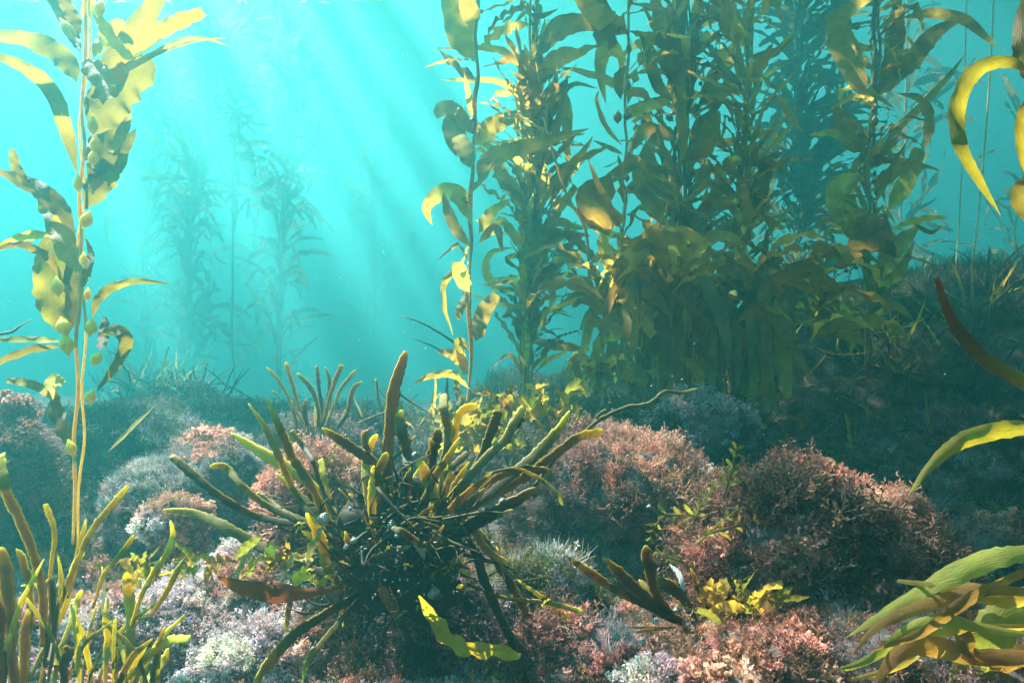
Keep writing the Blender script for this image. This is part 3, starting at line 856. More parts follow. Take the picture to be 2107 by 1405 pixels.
# ------------------------------------------------------------------ the near golden kelp
Y = 1.75
K = empty('giant_kelp', P(152, 1120, Y), 'tall sunlit golden kelp with broad blades standing closest to the camera', 'kelp')
stipe_tube(K, catmull(path3([(150, 1120), (154, 1000), (152, 900), (161, 800), (156, 700), (163, 640), (165, 560), (168, 480), (163, 400), (174, 300), (168, 230), (176, 100), (176, -20), (186, -160)], Y, 0, .012), 60), 7.5 * Y / F, M_STIPE)
stipe_tube(K, catmull(path3([(160, 1120), (162, 1000), (174, 900), (168, 800), (177, 690), (170, 600), (160, 500), (175, 400), (163, 260), (184, 120), (183, -20), (186, -160)], Y + .02, 0, .004), 60), 5.5 * Y / F, M_STIPE)
NEAR = [  # base to tip, width, material, lean away, profile
    ([(158, 170), (138, 130), (90, 95), (20, 78), (-50, 78)], 56, 'n', .1, 'kelp'),
    ([(160, 360), (142, 295), (122, 225), (90, 170), (50, 140), (0, 118), (-40, 105)], 40, 'n', -.1, 'kelp'),
    ([(168, 110), (150, 75), (128, 30), (95, -15), (60, -60)], 34, 'd', .15, 'kelp'),
    ([(165, 70), (145, 28), (122, -15)], 34, 'n', 0, 'torn'),
    ([(185, 195), (225, 150), (275, 75), (325, 0), (350, -60)], 66, 'n', .1, 'kelp'),
    ([(262, 118), (320, 70), (370, 45), (418, 26)], 38, 'g', -.1, 'torn'),
    ([(255, 145), (310, 115), (360, 88), (415, 78), (468, 94)], 13, 'p', .1, 'whip'),
    ([(300, 122), (350, 100), (410, 84), (466, 78)], 8, 'p', .15, 'whip'),
    ([(188, 275), (225, 215), (265, 170), (318, 132)], 105, 'd', .1, 'torn'),
    ([(176, 430), (205, 375), (238, 325), (280, 265)], 68, 'd', .1, 'kelp'),
    ([(190, 400), (205, 330), (225, 260), (240, 200)], 56, 'n', .2, 'kelp'),
    ([(230, 315), (250, 275), (270, 232)], 26, 'p', -.1, 'leaf'),
    ([(168, 125), (188, 140), (215, 170), (222, 205)], 56, 'g', -.15, 'torn'),
    ([(190, 10), (212, 50), (240, 90), (270, 122)], 30, 'g', -.1, 'torn'),
    ([(190, 120), (215, 80), (245, 50), (262, 60)], 40, 'g', .1, 'kelp'),
    ([(155, 478), (120, 425), (75, 388), (25, 366), (-20, 345)], 48, 'n', .1, 'kelp'),
    ([(85, 400), (50, 370), (32, 340), (25, 308)], 20, 'd', 0, 'torn'),
    ([(160, 560), (135, 500), (112, 440), (85, 385)], 62, 'n', .15, 'torn'),
    ([(110, 482), (60, 486), (15, 502), (-35, 525)], 26, 'g', 0, 'kelp'),
    ([(130, 585), (105, 535), (65, 509), (20, 504), (-40, 530)], 22, 'n', -.1, 'kelp'),
    ([(132, 690), (110, 630), (105, 560), (118, 480), (140, 420)], 82, 'n', .1, 'kelp'),
    ([(140, 690), (148, 620), (150, 550), (172, 480)], 42, 'd', .1, 'kelp'),
    ([(190, 655), (200, 618), (232, 590), (285, 578), (350, 584)], 24, 'n', .1, 'kelp'),
    ([(200, 692), (232, 678), (256, 690), (258, 715), (232, 762), (198, 805)], 34, 'd', -.1, 'kelp'),
    ([(205, 720), (214, 690), (218, 652)], 26, 'd', .1, 'torn'),
    ([(128, 702), (75, 698), (0, 698), (-30, 698)], 14, 'p', 0, 'kelp'),
    ([(128, 712), (65, 720), (5, 742), (-30, 758)], 22, 'n', 0, 'kelp'),
    ([(108, 822), (82, 798), (50, 786), (14, 782)], 22, 'p', -.1, 'torn'),
    ([(150, 930), (128, 885), (112, 835), (108, 785)], 38, 'n', .1, 'leaf'),
    ([(108, 822), (100, 800), (112, 778), (130, 790)], 28, 'p', 0, 'torn'),
    ([(176, 330), (200, 300), (212, 240), (240, 130)], 46, 'd', .25, 'kelp'),
    ([(165, 600), (178, 560), (186, 520), (176, 490)], 18, 'd', .1, 'kelp'),
    ([(168, 40), (182, 8), (205, -40), (230, -90)], 26, 'g', .1, 'kelp'),
]
for pts, w, mk, dy, pr in NEAR:
    hero_blade(K, pts, w if w < 22 else w * .82, Y, {'n': M_NEAR, 'd': M_NEAR_DARK}.get(mk, BL[mk]), dY=dy, prof=pr, n=30, across=6)
for x, y, w, h, tl in [(190, 258, 21, 46, 0), (196, 298, 21, 42, .1), (160, 377, 17, 40, 0), (178, 452, 24, 42, .4), (131, 672, 31, 42, -.3), (137, 708, 27, 52, -.2), (187, 673, 25, 42, .1), (198, 738, 22, 38, .6), (186, 816, 22, 32, .4), (146, 922, 22, 40, -.3), (192, 325, 20, 40, .1), (180, 606, 14, 30, .1), (205, 18, 22, 40, .3), (140, 62, 24, 60, -.6), (172, 535, 16, 34, 0), (118, 590, 24, 44, -.1)]:
    hero_float(K, x, y, w, h, Y - .07, M_FLOAT, tl)

# ------------------------------------------------------------------ the standing kelps
GR = 'giant kelps standing in the open grove'
k970 = kelp('slender pale kelp strand with sparse blades over the yellow leaves', 3.2, [(988, -60), (983, 100), (978, 200), (975, 270), (972, 380), (968, 480), (967, 600), (964, 680), (960, 870)], 10, (60, 130), UP, (5, 70), 2, .006, 6, floats=FLOATS, bottom=.15, heroes=[
    ([(978, 125), (950, 70), (930, 10), (918, -50)], 62, 'n'), ([(982, 60), (965, 20), (950, -30)], 40, 'n'),
    ([(974, 275), (945, 240), (920, 222), (894, 236)], 36, 'n', 'torn'), ([(970, 330), (945, 295), (928, 262), (940, 235)], 46, 'n', 'torn'), ([(968, 345), (955, 310), (940, 280)], 40, 'p', 'torn'),
    ([(970, 460), (955, 420), (930, 392), (900, 402), (878, 428), (888, 462)], 38, 'n'), ([(968, 508), (938, 470), (918, 425), (912, 395)], 24, 'n'),
    ([(984, 372), (1000, 335), (1040, 312), (1110, 294), (1212, 265)], 40, 'n'), ([(980, 300), (1010, 260), (1060, 250)], 40, 'n'), ([(972, 245), (965, 200), (955, 150)], 14, 'd'),
    ([(968, 570), (945, 555), (915, 578), (914, 630), (932, 690)], 16, 'n'), ([(966, 600), (950, 570), (940, 540)], 30, 'n', 'torn'), ([(962, 600), (950, 630), (940, 655)], 18, 'p', 'torn'),
    ([(964, 720), (945, 702), (950, 740), (958, 770)], 20, 'g', 'torn'), ([(980, 700), (992, 650), (1022, 605)], 36, 'd', 'torn'),
    ([(962, 760), (935, 730), (898, 722)], 26, 'n'), ([(958, 830), (940, 800), (945, 760)], 16, 'n'), ([(966, 800), (930, 770), (880, 775), (850, 790)], 16, 'n'),
    ([(985, 480), (1010, 440), (1050, 410)], 26, 'n'), ([(985, 500), (1020, 470), (1035, 520)], 20, 'n')])
k1090 = kelp('full leafy kelp column just behind the slender pale strand', 3.9, [(1100, -80), (1100, 150), (1108, 300), (1104, 450), (1090, 600), (1086, 750), (1085, 900)], 340, (75, 160), UP, (35, 85), 5, .03, 5, floats=FLOATS_FAR, bottom=.12, dens=([0, .2, .45, 1], [.6, .7, 1, 1]), heroes=[
    ([(1115, 230), (1145, 190), (1165, 225), (1166, 300), (1172, 352)], 26, 'd'), ([(1105, 420), (1140, 380), (1175, 340), (1212, 320)], 36, 'd'),
    ([(1095, 560), (1120, 510), (1160, 482), (1215, 485)], 26, 'd'), ([(1098, 600), (1130, 560), (1165, 525), (1192, 515)], 24, 'd'),
    ([(1065, 600), (1020, 590), (1000, 555), (1012, 520), (1060, 508)], 18, 'n'), ([(1105, 110), (1150, 60), (1200, 48), (1250, 70)], 46, 'n'),
    ([(1105, 170), (1150, 120), (1210, 108)], 40, 'n'), ([(1110, 270), (1130, 240), (1175, 176), (1230, 182)], 15, 'p'), ([(1090, 160), (1040, 110), (990, 100), (890, 100)], 16, 'n'),
    ([(1090, 220), (1030, 170), (960, 165), (905, 164)], 12, 'n'), ([(1090, 660), (1120, 640), (1150, 645)], 8, 'd')])
k1285 = kelp('thin stemmed kelp hung with dark round floats', 3.3, [(1300, -60), (1292, 100), (1285, 260), (1285, 400), (1280, 500), (1276, 650), (1290, 830)], 14, (60, 130), UP, (0, 70), 1, .004, 6, floats=FLOATS_FAR, bottom=.1, heroes=[
    ([(1290, 130), (1265, 100), (1242, 108), (1236, 150), (1246, 212)], 32, 'n'), ([(1290, 135), (1272, 165), (1278, 205)], 22, 'd', 'leaf'),
    ([(1280, 300), (1246, 260), (1228, 210), (1232, 185)], 11, 'd'), ([(1284, 242), (1320, 222), (1372, 208)], 26, 'n', 'torn'), ([(1282, 318), (1250, 302), (1220, 289)], 10, 'p'),
    ([(1286, 450), (1240, 440), (1214, 410), (1262, 378)], 70, 'n', 'torn'), ([(1276, 490), (1225, 465), (1172, 420)], 20, 'd'), ([(1282, 570), (1252, 530), (1236, 478)], 36, 'd', 'leaf'),
    ([(1292, 70), (1235, 35), (1180, -5)], 46, 'n'), ([(1222, -20), (1240, 60), (1252, 105)], 50, 'n', 'torn'), ([(1280, 630), (1250, 610), (1232, 570)], 36, 'd', 'torn'),
    ([(1278, 660), (1240, 640), (1212, 645), (1190, 690)], 20, 'n'), ([(1275, 700), (1245, 680), (1222, 650)], 22, 'n', 'torn')])
for x, y, w, h in [(1272, 58, 16, 28), (1294, 100, 12, 30), (1292, 178, 13, 34), (1271, 241, 18, 30), (1291, 238, 19, 20), (1290, 366, 11, 20), (1300, 383, 19, 21), (1288, 500, 22, 30), (1268, 575, 14, 40)]:
    hero_float(k1285, x, y, w, h, 3.28, M_FLOAT_DARK)
k1410 = kelp('densest dark kelp column rising from the hanging skirt of blades', 3.9, [(1398, -80), (1408, 150), (1402, 300), (1406, 450), (1398, 600), (1400, 750), (1400, 910)], 270, (90, 190), DARKUP, (40, 86), 6, .04, 5, M_STIPE_DARK, FLOATS_FAR, bottom=.1, heroes=[
    ([(1385, 210), (1350, 170), (1335, 110), (1312, 62)], 26, 'd'), ([(1445, 195), (1500, 188), (1550, 168), (1608, 138)], 22, 'd'), ([(1440, 190), (1480, 155), (1512, 133)], 16, 'd'),
    ([(1420, 340), (1455, 280), (1480, 228)], 50, 'd'), ([(1365, 410), (1332, 340), (1352, 262)], 36, 'n'), ([(1390, 110), (1365, 50), (1340, -20)], 40, 'n'),
    ([(1390, 200), (1335, 215), (1290, 222)], 26, 'n'), ([(1440, 60), (1480, 10), (1500, -40)], 36, 'd'), ([(1390, 290), (1330, 270), (1300, 310)], 34, 'n'),
    ([(1380, 470), (1335, 420), (1310, 360), (1330, 290)], 34, 'd'), ([(1430, 480), (1470, 420), (1490, 390)], 26, 'n')])
k1530 = kelp('brown kelp strand bearing shiny yellow floats beside the darkest column', 3.6, [(1548, -60), (1536, 150), (1530, 300), (1528, 400), (1521, 450), (1526, 550), (1530, 700), (1532, 850)], 130, (75, 160), UP, (20, 80), 3, .016, 5, floats=FLOATS, bottom=.2, heroes=[
    ([(1545, 470), (1560, 400), (1578, 330)], 36, 'd', 'torn'), ([(1530, 290), (1570, 275), (1620, 290)], 18, 'd'), ([(1535, 330), (1580, 330), (1635, 370)], 13, 'd'),
    ([(1520, 400), (1480, 420), (1455, 400)], 24, 'n'), ([(1540, 120), (1590, 110), (1635, 80)], 20, 'd'), ([(1525, 180), (1560, 140), (1590, 90)], 30, 'd'), ([(1520, 90), (1500, 40), (1510, -20)], 44, 'd')])
for x, y, w, h, mt in [(1519, 450, 27, 30, M_FLOAT), (1543, 484, 22, 26, M_FLOAT), (1513, 331, 28, 26, M_FLOAT), (1514, 415, 13, 18, M_FLOAT), (1545, 193, 12, 24, M_FLOAT_DARK), (1537, 75, 12, 30, M_FLOAT)]:
    hero_float(k1530, x, y, w, h, 3.55, mt)
k1650 = kelp('feathery pale green kelp fading behind the yellow float strand', 7.4, [(1655, -60), (1642, 200), (1646, 400), (1632, 550), (1622, 740)], 330, (80, 160), FAR, (30, 78), 3, .03, 4, floats=FLOATS_FAR, side_bias=.25, bottom=.1)
k1790 = kelp('bold dark kelp with long arching blades before the weedy slope', 3.9, [(1808, -60), (1796, 150), (1795, 300), (1786, 400), (1786, 550), (1790, 760)], 115, (60, 120), DARKUP, (10, 75), 3, .018, 6, M_STIPE_DARK, FLOATS_FAR, bottom=.02, heroes=[
    ([(1782, 210), (1750, 130), (1722, 65), (1738, 25), (1800, -5)], 56, 'd'), ([(1808, 195), (1838, 105), (1846, 30), (1852, -30)], 38, 'd'), ([(1800, 200), (1870, 130), (1925, 68), (1985, 38)], 40, 'd'),
    ([(1850, 38), (1920, 28), (1985, 42), (2020, 70), (2052, 97)], 22, 'd'), ([(1805, 318), (1850, 262), (1900, 215), (1950, 160), (1986, 112)], 17, 'd'), ([(1800, 392), (1830, 362), (1872, 330)], 32, 'd'),
    ([(1830, 430), (1868, 370), (1892, 305)], 36, 'd', 'torn'), ([(1895, 318), (1914, 255), (1895, 205), (1846, 192)], 22, 'd'), ([(1782, 315), (1748, 270), (1714, 215)], 50, 'd'), ([(1790, 202), (1745, 203), (1708, 226)], 14, 'd'),
    ([(1785, 480), (1745, 440), (1725, 395), (1760, 380)], 56, 'd', 'torn'), ([(1778, 535), (1748, 513), (1705, 516)], 17, 'd'), ([(1800, 575), (1845, 510), (1893, 458)], 44, 'd'), ([(1800, 600), (1850, 560), (1880, 500)], 24, 'd'),
    ([(1845, 465), (1900, 452), (1955, 447)], 17, 'd'), ([(1880, 460), (1915, 478), (1942, 462)], 10, 'd'), ([(1772, 625), (1742, 590), (1690, 588)], 18, 'd'), ([(1790, 470), (1790, 520), (1796, 440)], 90, 'd', 'torn'),
    ([(1800, 650), (1840, 630), (1880, 655)], 20, 'd'), ([(1770, 640), (1745, 660), (1740, 700)], 20, 'd')])
for x, y in [(1772, 325), (1802, 315), (1770, 275), (1806, 395), (1782, 365), (1800, 250)]:
    hero_float(k1790, x, y, 15, 26, 3.86, M_FLOAT_DARK)
kelp('faint pale kelp seen past the bold dark one', 11, [(1872, -60), (1862, 250), (1852, 450), (1846, 690)], 110, (60, 125), FAR, (15, 75), 2, .03, 4, side_bias=.3, group='hazy kelps')
kelp('faint kelp fading at the frame edge above the slope crest', 10, [(2108, 240), (2098, 400), (2088, 540), (2084, 640)], 40, (60, 110), FAR, (30, 80), 1, .03, 4, group='hazy kelps')
kelp('hazy full kelp column in the middle of the pale water', 16, [(440, 60), (425, 150), (405, 300), (395, 450), (390, 600), (380, 800)], 330, (70, 120), FAR, (35, 80), 3, .05, 4, group='hazy kelps')
kelp('hazy thin single stemmed kelp between the two full columns', 15, [(470, 60), (478, 200), (482, 330), (478, 500), (478, 800)], 80, (45, 90), FAR, (35, 80), 1, .015, 5, M_STIPE_DARK, group='hazy kelps', dens=([0, .3, .5, 1], [.1, .3, 1, 1]))
kelp('hazy stout kelp column with a ragged pointed top', 16.5, [(600, 90), (595, 200), (588, 330), (580, 480), (575, 650), (570, 810)], 320, (60, 115), FAR, (40, 80), 3, .05, 4, group='hazy kelps', dens=([0, .3, .55, 1], [.25, .5, 1, 1]))
kelp('palest bushy kelp next to the near golden one', 19, [(320, 200), (305, 380), (300, 560), (300, 780)], 120, (60, 110), FAR, (20, 75), 2, .06, 4, group='hazy kelps')
kelp('ghostly kelp barely showing through the light shafts', 25, [(790, 60), (780, 200), (770, 400), (765, 700)], 110, (70, 120), FAR, (40, 80), 2, .08, 4, group='hazy kelps')
kelp('ghostly wisp of kelp at the top of the pale water', 19, [(590, -60), (575, 20), (590, 120), (600, 260)], 26, (40, 80), FAR, (-20, 60), 1, .05, 3, group='hazy kelps')
kelp('ghostly low kelp beyond the pointed column', 21, [(520, 330), (525, 500), (520, 770)], 70, (40, 80), FAR, (40, 80), 1, .03, 3, group='hazy kelps')

# the skirt of hanging blades
sk = empty('young_kelp', P(1440, 830, 3.45), 'wide skirt of drooping olive blades under the darkest kelp column', 'kelp')
for k in range(112):
    x = rng.uniform(1225, 1680); y = 565 + 130 * rng.random() + .0006 * (x - 1430)**2
    az = (math.pi if x < 1400 else 0) + rng.normal() * 1.0
    if rng.random() < .45: az = -math.pi / 2 + rng.normal() * .7
    place(DROOP[rng.integers(len(DROOP))], sk, P(x, y, 3.45 + rng.normal() * .16), rng.uniform(.28, .60), az, R(rng.uniform(35, 85)), rng.normal() * .5)
for k in range(26):
    x = rng.uniform(1290, 1560)
    C = catmull(np.array([P(x + rng.normal() * 30, 880, 3.5), P(x, 760, 3.45 + rng.normal() * .08), P(x + rng.normal() * 20, 610, 3.45)]), 12)
    V, T, al, ac = tube(C, .010, 1, 'bar', 5)
    link('stipe', build('stipe', V - np.array(sk.location), T, M_STIPE_DARK, attrs={'along': al, 'across': ac}), sk)
for pts, w, mk, pr in [
    ([(1380, 640), (1350, 660), (1330, 720), (1335, 800)], 26, 'p', 'torn'), ([(1480, 780), (1440, 700), (1420, 660)], 18, 'd', 'kelp'), ([(1405, 730), (1440, 780), (1400, 860)], 22, 'n', 'torn'),
    ([(1590, 700), (1598, 750), (1588, 782)], 26, 'p', 'torn'), ([(1585, 800), (1590, 825), (1570, 846)], 28, 'p', 'torn'), ([(1470, 660), (1466, 720), (1470, 770)], 18, 'n', 'torn'),
    ([(1262, 730), (1250, 765), (1238, 770)], 26, 'g', 'torn'), ([(1215, 735), (1185, 740), (1190, 775)], 20, 'n', 'torn'), ([(1265, 740), (1275, 765), (1272, 775)], 18, 'p', 'torn'),
    ([(1345, 640), (1355, 660), (1350, 700)], 20, 'g', 'torn'), ([(1620, 600), (1580, 595), (1560, 620)], 24, 'n', 'kelp'), ([(1720, 690), (1745, 690), (1778, 705)], 20, 'g', 'torn'),
    ([(1250, 700), (1270, 680), (1210, 660)], 26, 'n', 'torn'), ([(1565, 590), (1600, 570), (1680, 600), (1690, 620)], 22, 'n', 'kelp'), ([(1390, 600), (1420, 590), (1430, 606)], 18, 'r', 'torn'),
    ([(1310, 640), (1290, 720), (1300, 790)], 34, 'd', 'kelp'), ([(1360, 640), (1370, 730), (1360, 820)], 36, 'd', 'kelp'), ([(1420, 630), (1450, 690), (1440, 790)], 36, 'd', 'kelp'), ([(1500, 640), (1520, 720), (1510, 800)], 36, 'd', 'kelp')]:
    hero_blade(sk, pts, w, 3.2, BL[mk], dY=rng.uniform(-.1, .2), prof=pr)

for k in range(44):
    x = rng.uniform(1235, 1640); y = rng.uniform(560, 660); sgn = 1 if x > 1420 else -1
    dx = sgn * abs(rng.normal()) * 34; ln = rng.uniform(130, 240)
    hero_blade(sk, [(x - dx * .6, y + 60), (x, y), (x + dx * .6, y + 40), (x + dx, y + ln * .6), (x + dx + rng.normal() * 16, y + ln)], rng.uniform(18, 36), 3.4 + rng.normal() * .15, BL['ndnp'[rng.integers(4)]], dY=-.1, prof='torn' if rng.random() < .4 else 'kelp')
# leafy undergrowth
def leafy(label, root, Y, n, length, lib, el, spread, cat='seaweed', name='young_kelp', group=None, az=None, snap=True):
    w_ = P(root[0], root[1], Y); snap = snap and name == 'wispy_weed'
    if snap: w_[2] = bed_height(w_[:1], w_[1:2])[0]
    t = empty(name, w_, label, cat, group)
    for k in range(n):
        off = np.array([rng.normal() * spread, rng.normal() * spread * .6, abs(rng.normal()) * spread * .4])
        if snap: off[2] = bed_height(np.array([w_[0] + off[0]]), np.array([w_[1] + off[1]]))[0] - w_[2] - .01
        a = rng.uniform(0, 6.28) if az is None else az + rng.normal() * .9
        place(lib[rng.integers(len(lib))], t, np.array(t.location) + off, rng.uniform(*length) * Y / F, a, R(rng.uniform(*el)), rng.normal() * .7)
    return t
leafy('bright yellow green leaves crowding round the foot of the pale strand', (985, 930), 2.75, 48, (55, 120), LEAFY, (0, 75), .10)
leafy('sunlit leafy weed below the full leafy column', (1085, 880), 2.9, 40, (50, 105), LEAFY, (0, 75), .09)
leafy('loose golden leaves at the near corner of the blade skirt', (1235, 780), 3.2, 22, (50, 100), LEAFY, (-20, 60), .10)
leafy('wispy green weed under the golden leaves of the skirt', (1215, 860), 3.1, 50, (50, 110), WISPY, (10, 80), .12, name='wispy_weed')
leafy('wispy brown weed on the bank behind the tall brown strap', (840, 800), 3.9, 70, (70, 150), WISPY, (10, 80), .22, name='wispy_weed')
leafy('thin weed fringe left of the full leafy column foot', (1160, 745), 4.4, 70, (50, 110), WISPY, (20, 80), .25, name='wispy_weed')
leafy('dark wiry weed crowning the slope crest', (2040, 610), 4.4, 80, (60, 150), WISPY, (10, 85), .22, name='wispy_weed')
leafy('dark weed bank on the slope below the bold dark kelp', (1780, 760), 4.0, 80, (70, 140), WISPY, (0, 75), .28, name='wispy_weed')
leafy('dim weed tangle low on the slope near the curved rusty strap', (1950, 800), 3.9, 90, (70, 150), WISPY, (0, 75), .30, name='wispy_weed')
leafy('dark leafy weed in the shade behind the frilly red boulder', (1700, 880), 3.3, 60, (70, 140), WISPY, (0, 75), .24, name='wispy_weed')
leafy('pale hazy weed bank under the far kelp columns', (300, 760), 12.0, 90, (60, 150), WISPY, (20, 80), .35, name='wispy_weed')
leafy('dim weed fringe growing on top of the hazy boulder', (370, 835), 5.1, 60, (50, 110), WISPY, (20, 85), .20, name='wispy_weed', snap=False)
leafy('dim weed clump on the far mound behind the golden kelp', (110, 830), 4.6, 50, (50, 100), WISPY, (20, 85), .22, name='wispy_weed')
leafy('olive weed between the big clump and the brown boulder', (1050, 1090), 2.2, 50, (40, 90), WISPY, (10, 80), .10, name='wispy_weed')
leafy('small olive leaves beside the white tip of the lilac boulder', (345, 1200), 1.3, 20, (45, 85), LEAFY, (20, 80), .045, name='leafy_weed')
leafy('yellow olive leaf tuft tucked under the orange brown blade', (560, 1196), 1.28, 26, (50, 95), LEAFY, (0, 80), .05, name='leafy_weed')
leafy('curly green leafy weed growing in front of the frilly red boulder', (1525, 1275), 1.4, 26, (55, 105), [m_ for m_ in LEAFY if m_.materials[0] in (M_BLADE_GREEN, M_BLADE)], (15, 85), .035, name='leafy_weed')

# ------------------------------------------------------------------ branching strap weeds
def strap_weed(label, root, Y, straps, name='strap_seaweed', cat='seaweed', dY=None, thick=.17, group=None):
    t = empty(name, P(root[0], root[1], Y), label, cat, group)
    for pts, w, mk in straps:
        hero_strap(t, pts, w, Y, STRAPS[mk], dY=rng.uniform(-.12, .12) if dY is None else dY, thick=thick)
    return t

BIG = 1.5
big = strap_weed('big spiky clump of dark leathery straps with yellow tips', (830, 1200), BIG, [
    ([(832, 722), (812, 800), (803, 880), (797, 950), (800, 1050), (815, 1150)], 27, 'b'),
    ([(548, 817), (575, 880), (600, 940), (640, 1000), (680, 1080), (740, 1150)], 20, 'o'),
    ([(512, 830), (545, 880), (580, 950), (605, 1010), (650, 1075), (720, 1150)], 16, 'o'),
    ([(475, 890), (530, 925), (590, 960), (640, 1000), (690, 1070), (740, 1130)], 25, 'y'),
    ([(660, 880), (700, 905), (745, 935), (780, 965), (800, 1060)], 22, 'd'),
    ([(773, 893), (757, 925), (752, 956), (755, 1000), (770, 1100)], 21, 'y'),
    ([(795, 930), (784, 956), (780, 990), (780, 1060), (790, 1120)], 19, 'o'),
    ([(770, 957), (767, 985), (767, 1030), (770, 1080), (780, 1150)], 18, 'y'),
    ([(829, 843), (822, 862), (829, 893), (836, 930), (838, 980), (835, 1080)], 25, 't'),
    ([(911, 811), (914, 848), (921, 882), (918, 920), (905, 970), (880, 1080)], 20, 'p'),
    ([(980, 836), (954, 842), (940, 862), (934, 899), (923, 942), (905, 1000), (880, 1090)], 18, 'y'),
    ([(1025, 845), (1017, 871), (1005, 908), (988, 945), (954, 999), (900, 1080)], 21, 'd'),
    ([(1076, 839), (1059, 871), (1039, 905), (997, 945), (954, 993), (925, 1027), (880, 1090)], 20, 'p'),
    ([(1074, 846), (1062, 868), (1045, 896)], 26, 'd'),
    ([(1172, 845), (1150, 885), (1110, 930), (1050, 980), (1000, 1020), (930, 1060), (880, 1110)], 25, 't'),
    ([(1242, 888), (1195, 899), (1150, 930), (1090, 975), (1020, 1015), (940, 1065), (890, 1110)], 23, 't'),
    ([(1102, 1003), (1060, 1030), (1000, 1060), (940, 1095), (890, 1120)], 25, 'd'),
    ([(352, 937), (400, 980), (450, 1020), (510, 1055), (570, 1072), (640, 1080), (710, 1100), (770, 1130)], 17, 'd'),
    ([(432, 960), (464, 962), (500, 1000), (550, 1040), (620, 1075), (700, 1120)], 16, 'o'),
    ([(527, 1016), (555, 1036), (590, 1056), (650, 1080)], 16, 'p'),
    ([(338, 1048), (400, 1056), (460, 1083), (520, 1115), (580, 1145), (640, 1170), (720, 1190)], 24, 'o'),
    ([(905, 1285), (925, 1318), (970, 1340)], 20, 'y'),
    ([(960, 1070), (1000, 1120), (1050, 1200), (1090, 1270), (1140, 1330), (1165, 1380)], 19, 'd'),
    ([(1045, 1160), (1000, 1130), (970, 1090), (935, 1055), (890, 1090)], 20, 'p'),
    ([(1115, 1420), (1080, 1360), (1040, 1290), (1000, 1200), (975, 1130), (930, 1100)], 22, 'd'),
    ([(515, 1420, 1.12), (550, 1370, 1.18), (600, 1310, 1.25), (660, 1270, 1.35), (740, 1220, 1.45)], 19, 'o'),
    ([(588, 1300), (600, 1230), (640, 1160), (700, 1110)], 11, 'd'),
    ([(620, 1405, 1.18), (640, 1350, 1.25), (690, 1290, 1.35), (740, 1230, 1.45)], 12, 'o'),
    ([(855, 942), (871, 970), (886, 999), (897, 1040), (900, 1090)], 25, 'y'),
    ([(923, 960), (897, 973), (880, 988)], 14, 'y'),
    ([(628, 1055), (651, 1092), (668, 1130), (674, 1170), (700, 1200)], 24, 'y'),
    ([(620, 1092), (650, 1110), (676, 1140)], 13, 'y'),
    ([(709, 1092), (723, 1130), (735, 1165)], 14, 'o'),
    ([(789, 1090), (795, 1121), (798, 1150), (804, 1180)], 13, 'o'),
    ([(947, 1150), (916, 1172), (890, 1196)], 16, 'y'), ([(967, 1172), (936, 1184), (912, 1204)], 12, 'y'), ([(952, 1206), (925, 1207), (885, 1205)], 9, 'y'),
    ([(828, 1008), (808, 1022), (803, 1058), (806, 1090)], 20, 'y'),
    ([(783, 1207), (801, 1245), (830, 1288), (852, 1333)], 18, 'b'),
    ([(906, 883), (897, 905), (888, 956), (883, 1000), (870, 1080)], 21, 'd'),
    ([(885, 900), (893, 930), (880, 980), (868, 1050)], 14, 'd'),
    ([(752, 885), (752, 910), (760, 935)], 16, 'b'),
    ([(600, 885), (625, 920), (645, 950), (660, 1000), (690, 1060)], 11, 'd'),
    ([(1158, 1040), (1145, 1015), (1110, 985), (1060, 965), (1000, 975)], 9, 't'),
    ([(1130, 970), (1075, 965), (1020, 985), (960, 1040)], 18, 'd'),
    ([(960, 950), (930, 985), (900, 1040)], 8, 'd'), ([(855, 895), (830, 925), (800, 950)], 7, 'd'),
    ([(660, 945), (668, 985), (680, 1030)], 15, 'y'), ([(706, 1290), (700, 1240), (720, 1190)], 8, 'd'),
    ([(855, 1010), (862, 1060), (858, 1100)], 13, 'y'),
    ([(1200, 1260), (1130, 1240), (1040, 1230), (960, 1200)], 9, 'o'),
])
rg = np.random.default_rng(12)
for k in range(44):
    a_ = rg.uniform(-1.25, 1.25); ln = rg.uniform(70, 215) * (1 - .25 * abs(a_)); x0 = 815 + rg.normal() * 55; y0 = 1120 + rg.normal() * 35
    bend = rg.normal() * .35
    pts = [(x0 + math.sin(a_) * ln * f + bend * ln * f * f * .5, y0 - math.cos(a_) * ln * f) for f in (1, .7, .4, .15, 0)]
    hero_strap(big, pts, rg.uniform(9, 19), BIG + rg.normal() * .07, STRAPS['odotoddbd'[rg.integers(9)]], dY=rg.normal() * .08)
# two flat blades of the same clump
hero_blade(big, [(862, 1225), (892, 1275), (925, 1318), (970, 1338), (1020, 1340), (1070, 1352)], 34, BIG - .2, M_BLADE_GOLD, prof='torn', ruffle=.5, waves=5, n=34)
hero_blade(big, [(715, 1205), (630, 1218), (560, 1218), (500, 1208), (448, 1186)], 34, BIG - .12, M_BLADE_RUST, dY=-.22, prof='leaf', ruffle=.2, n=22)
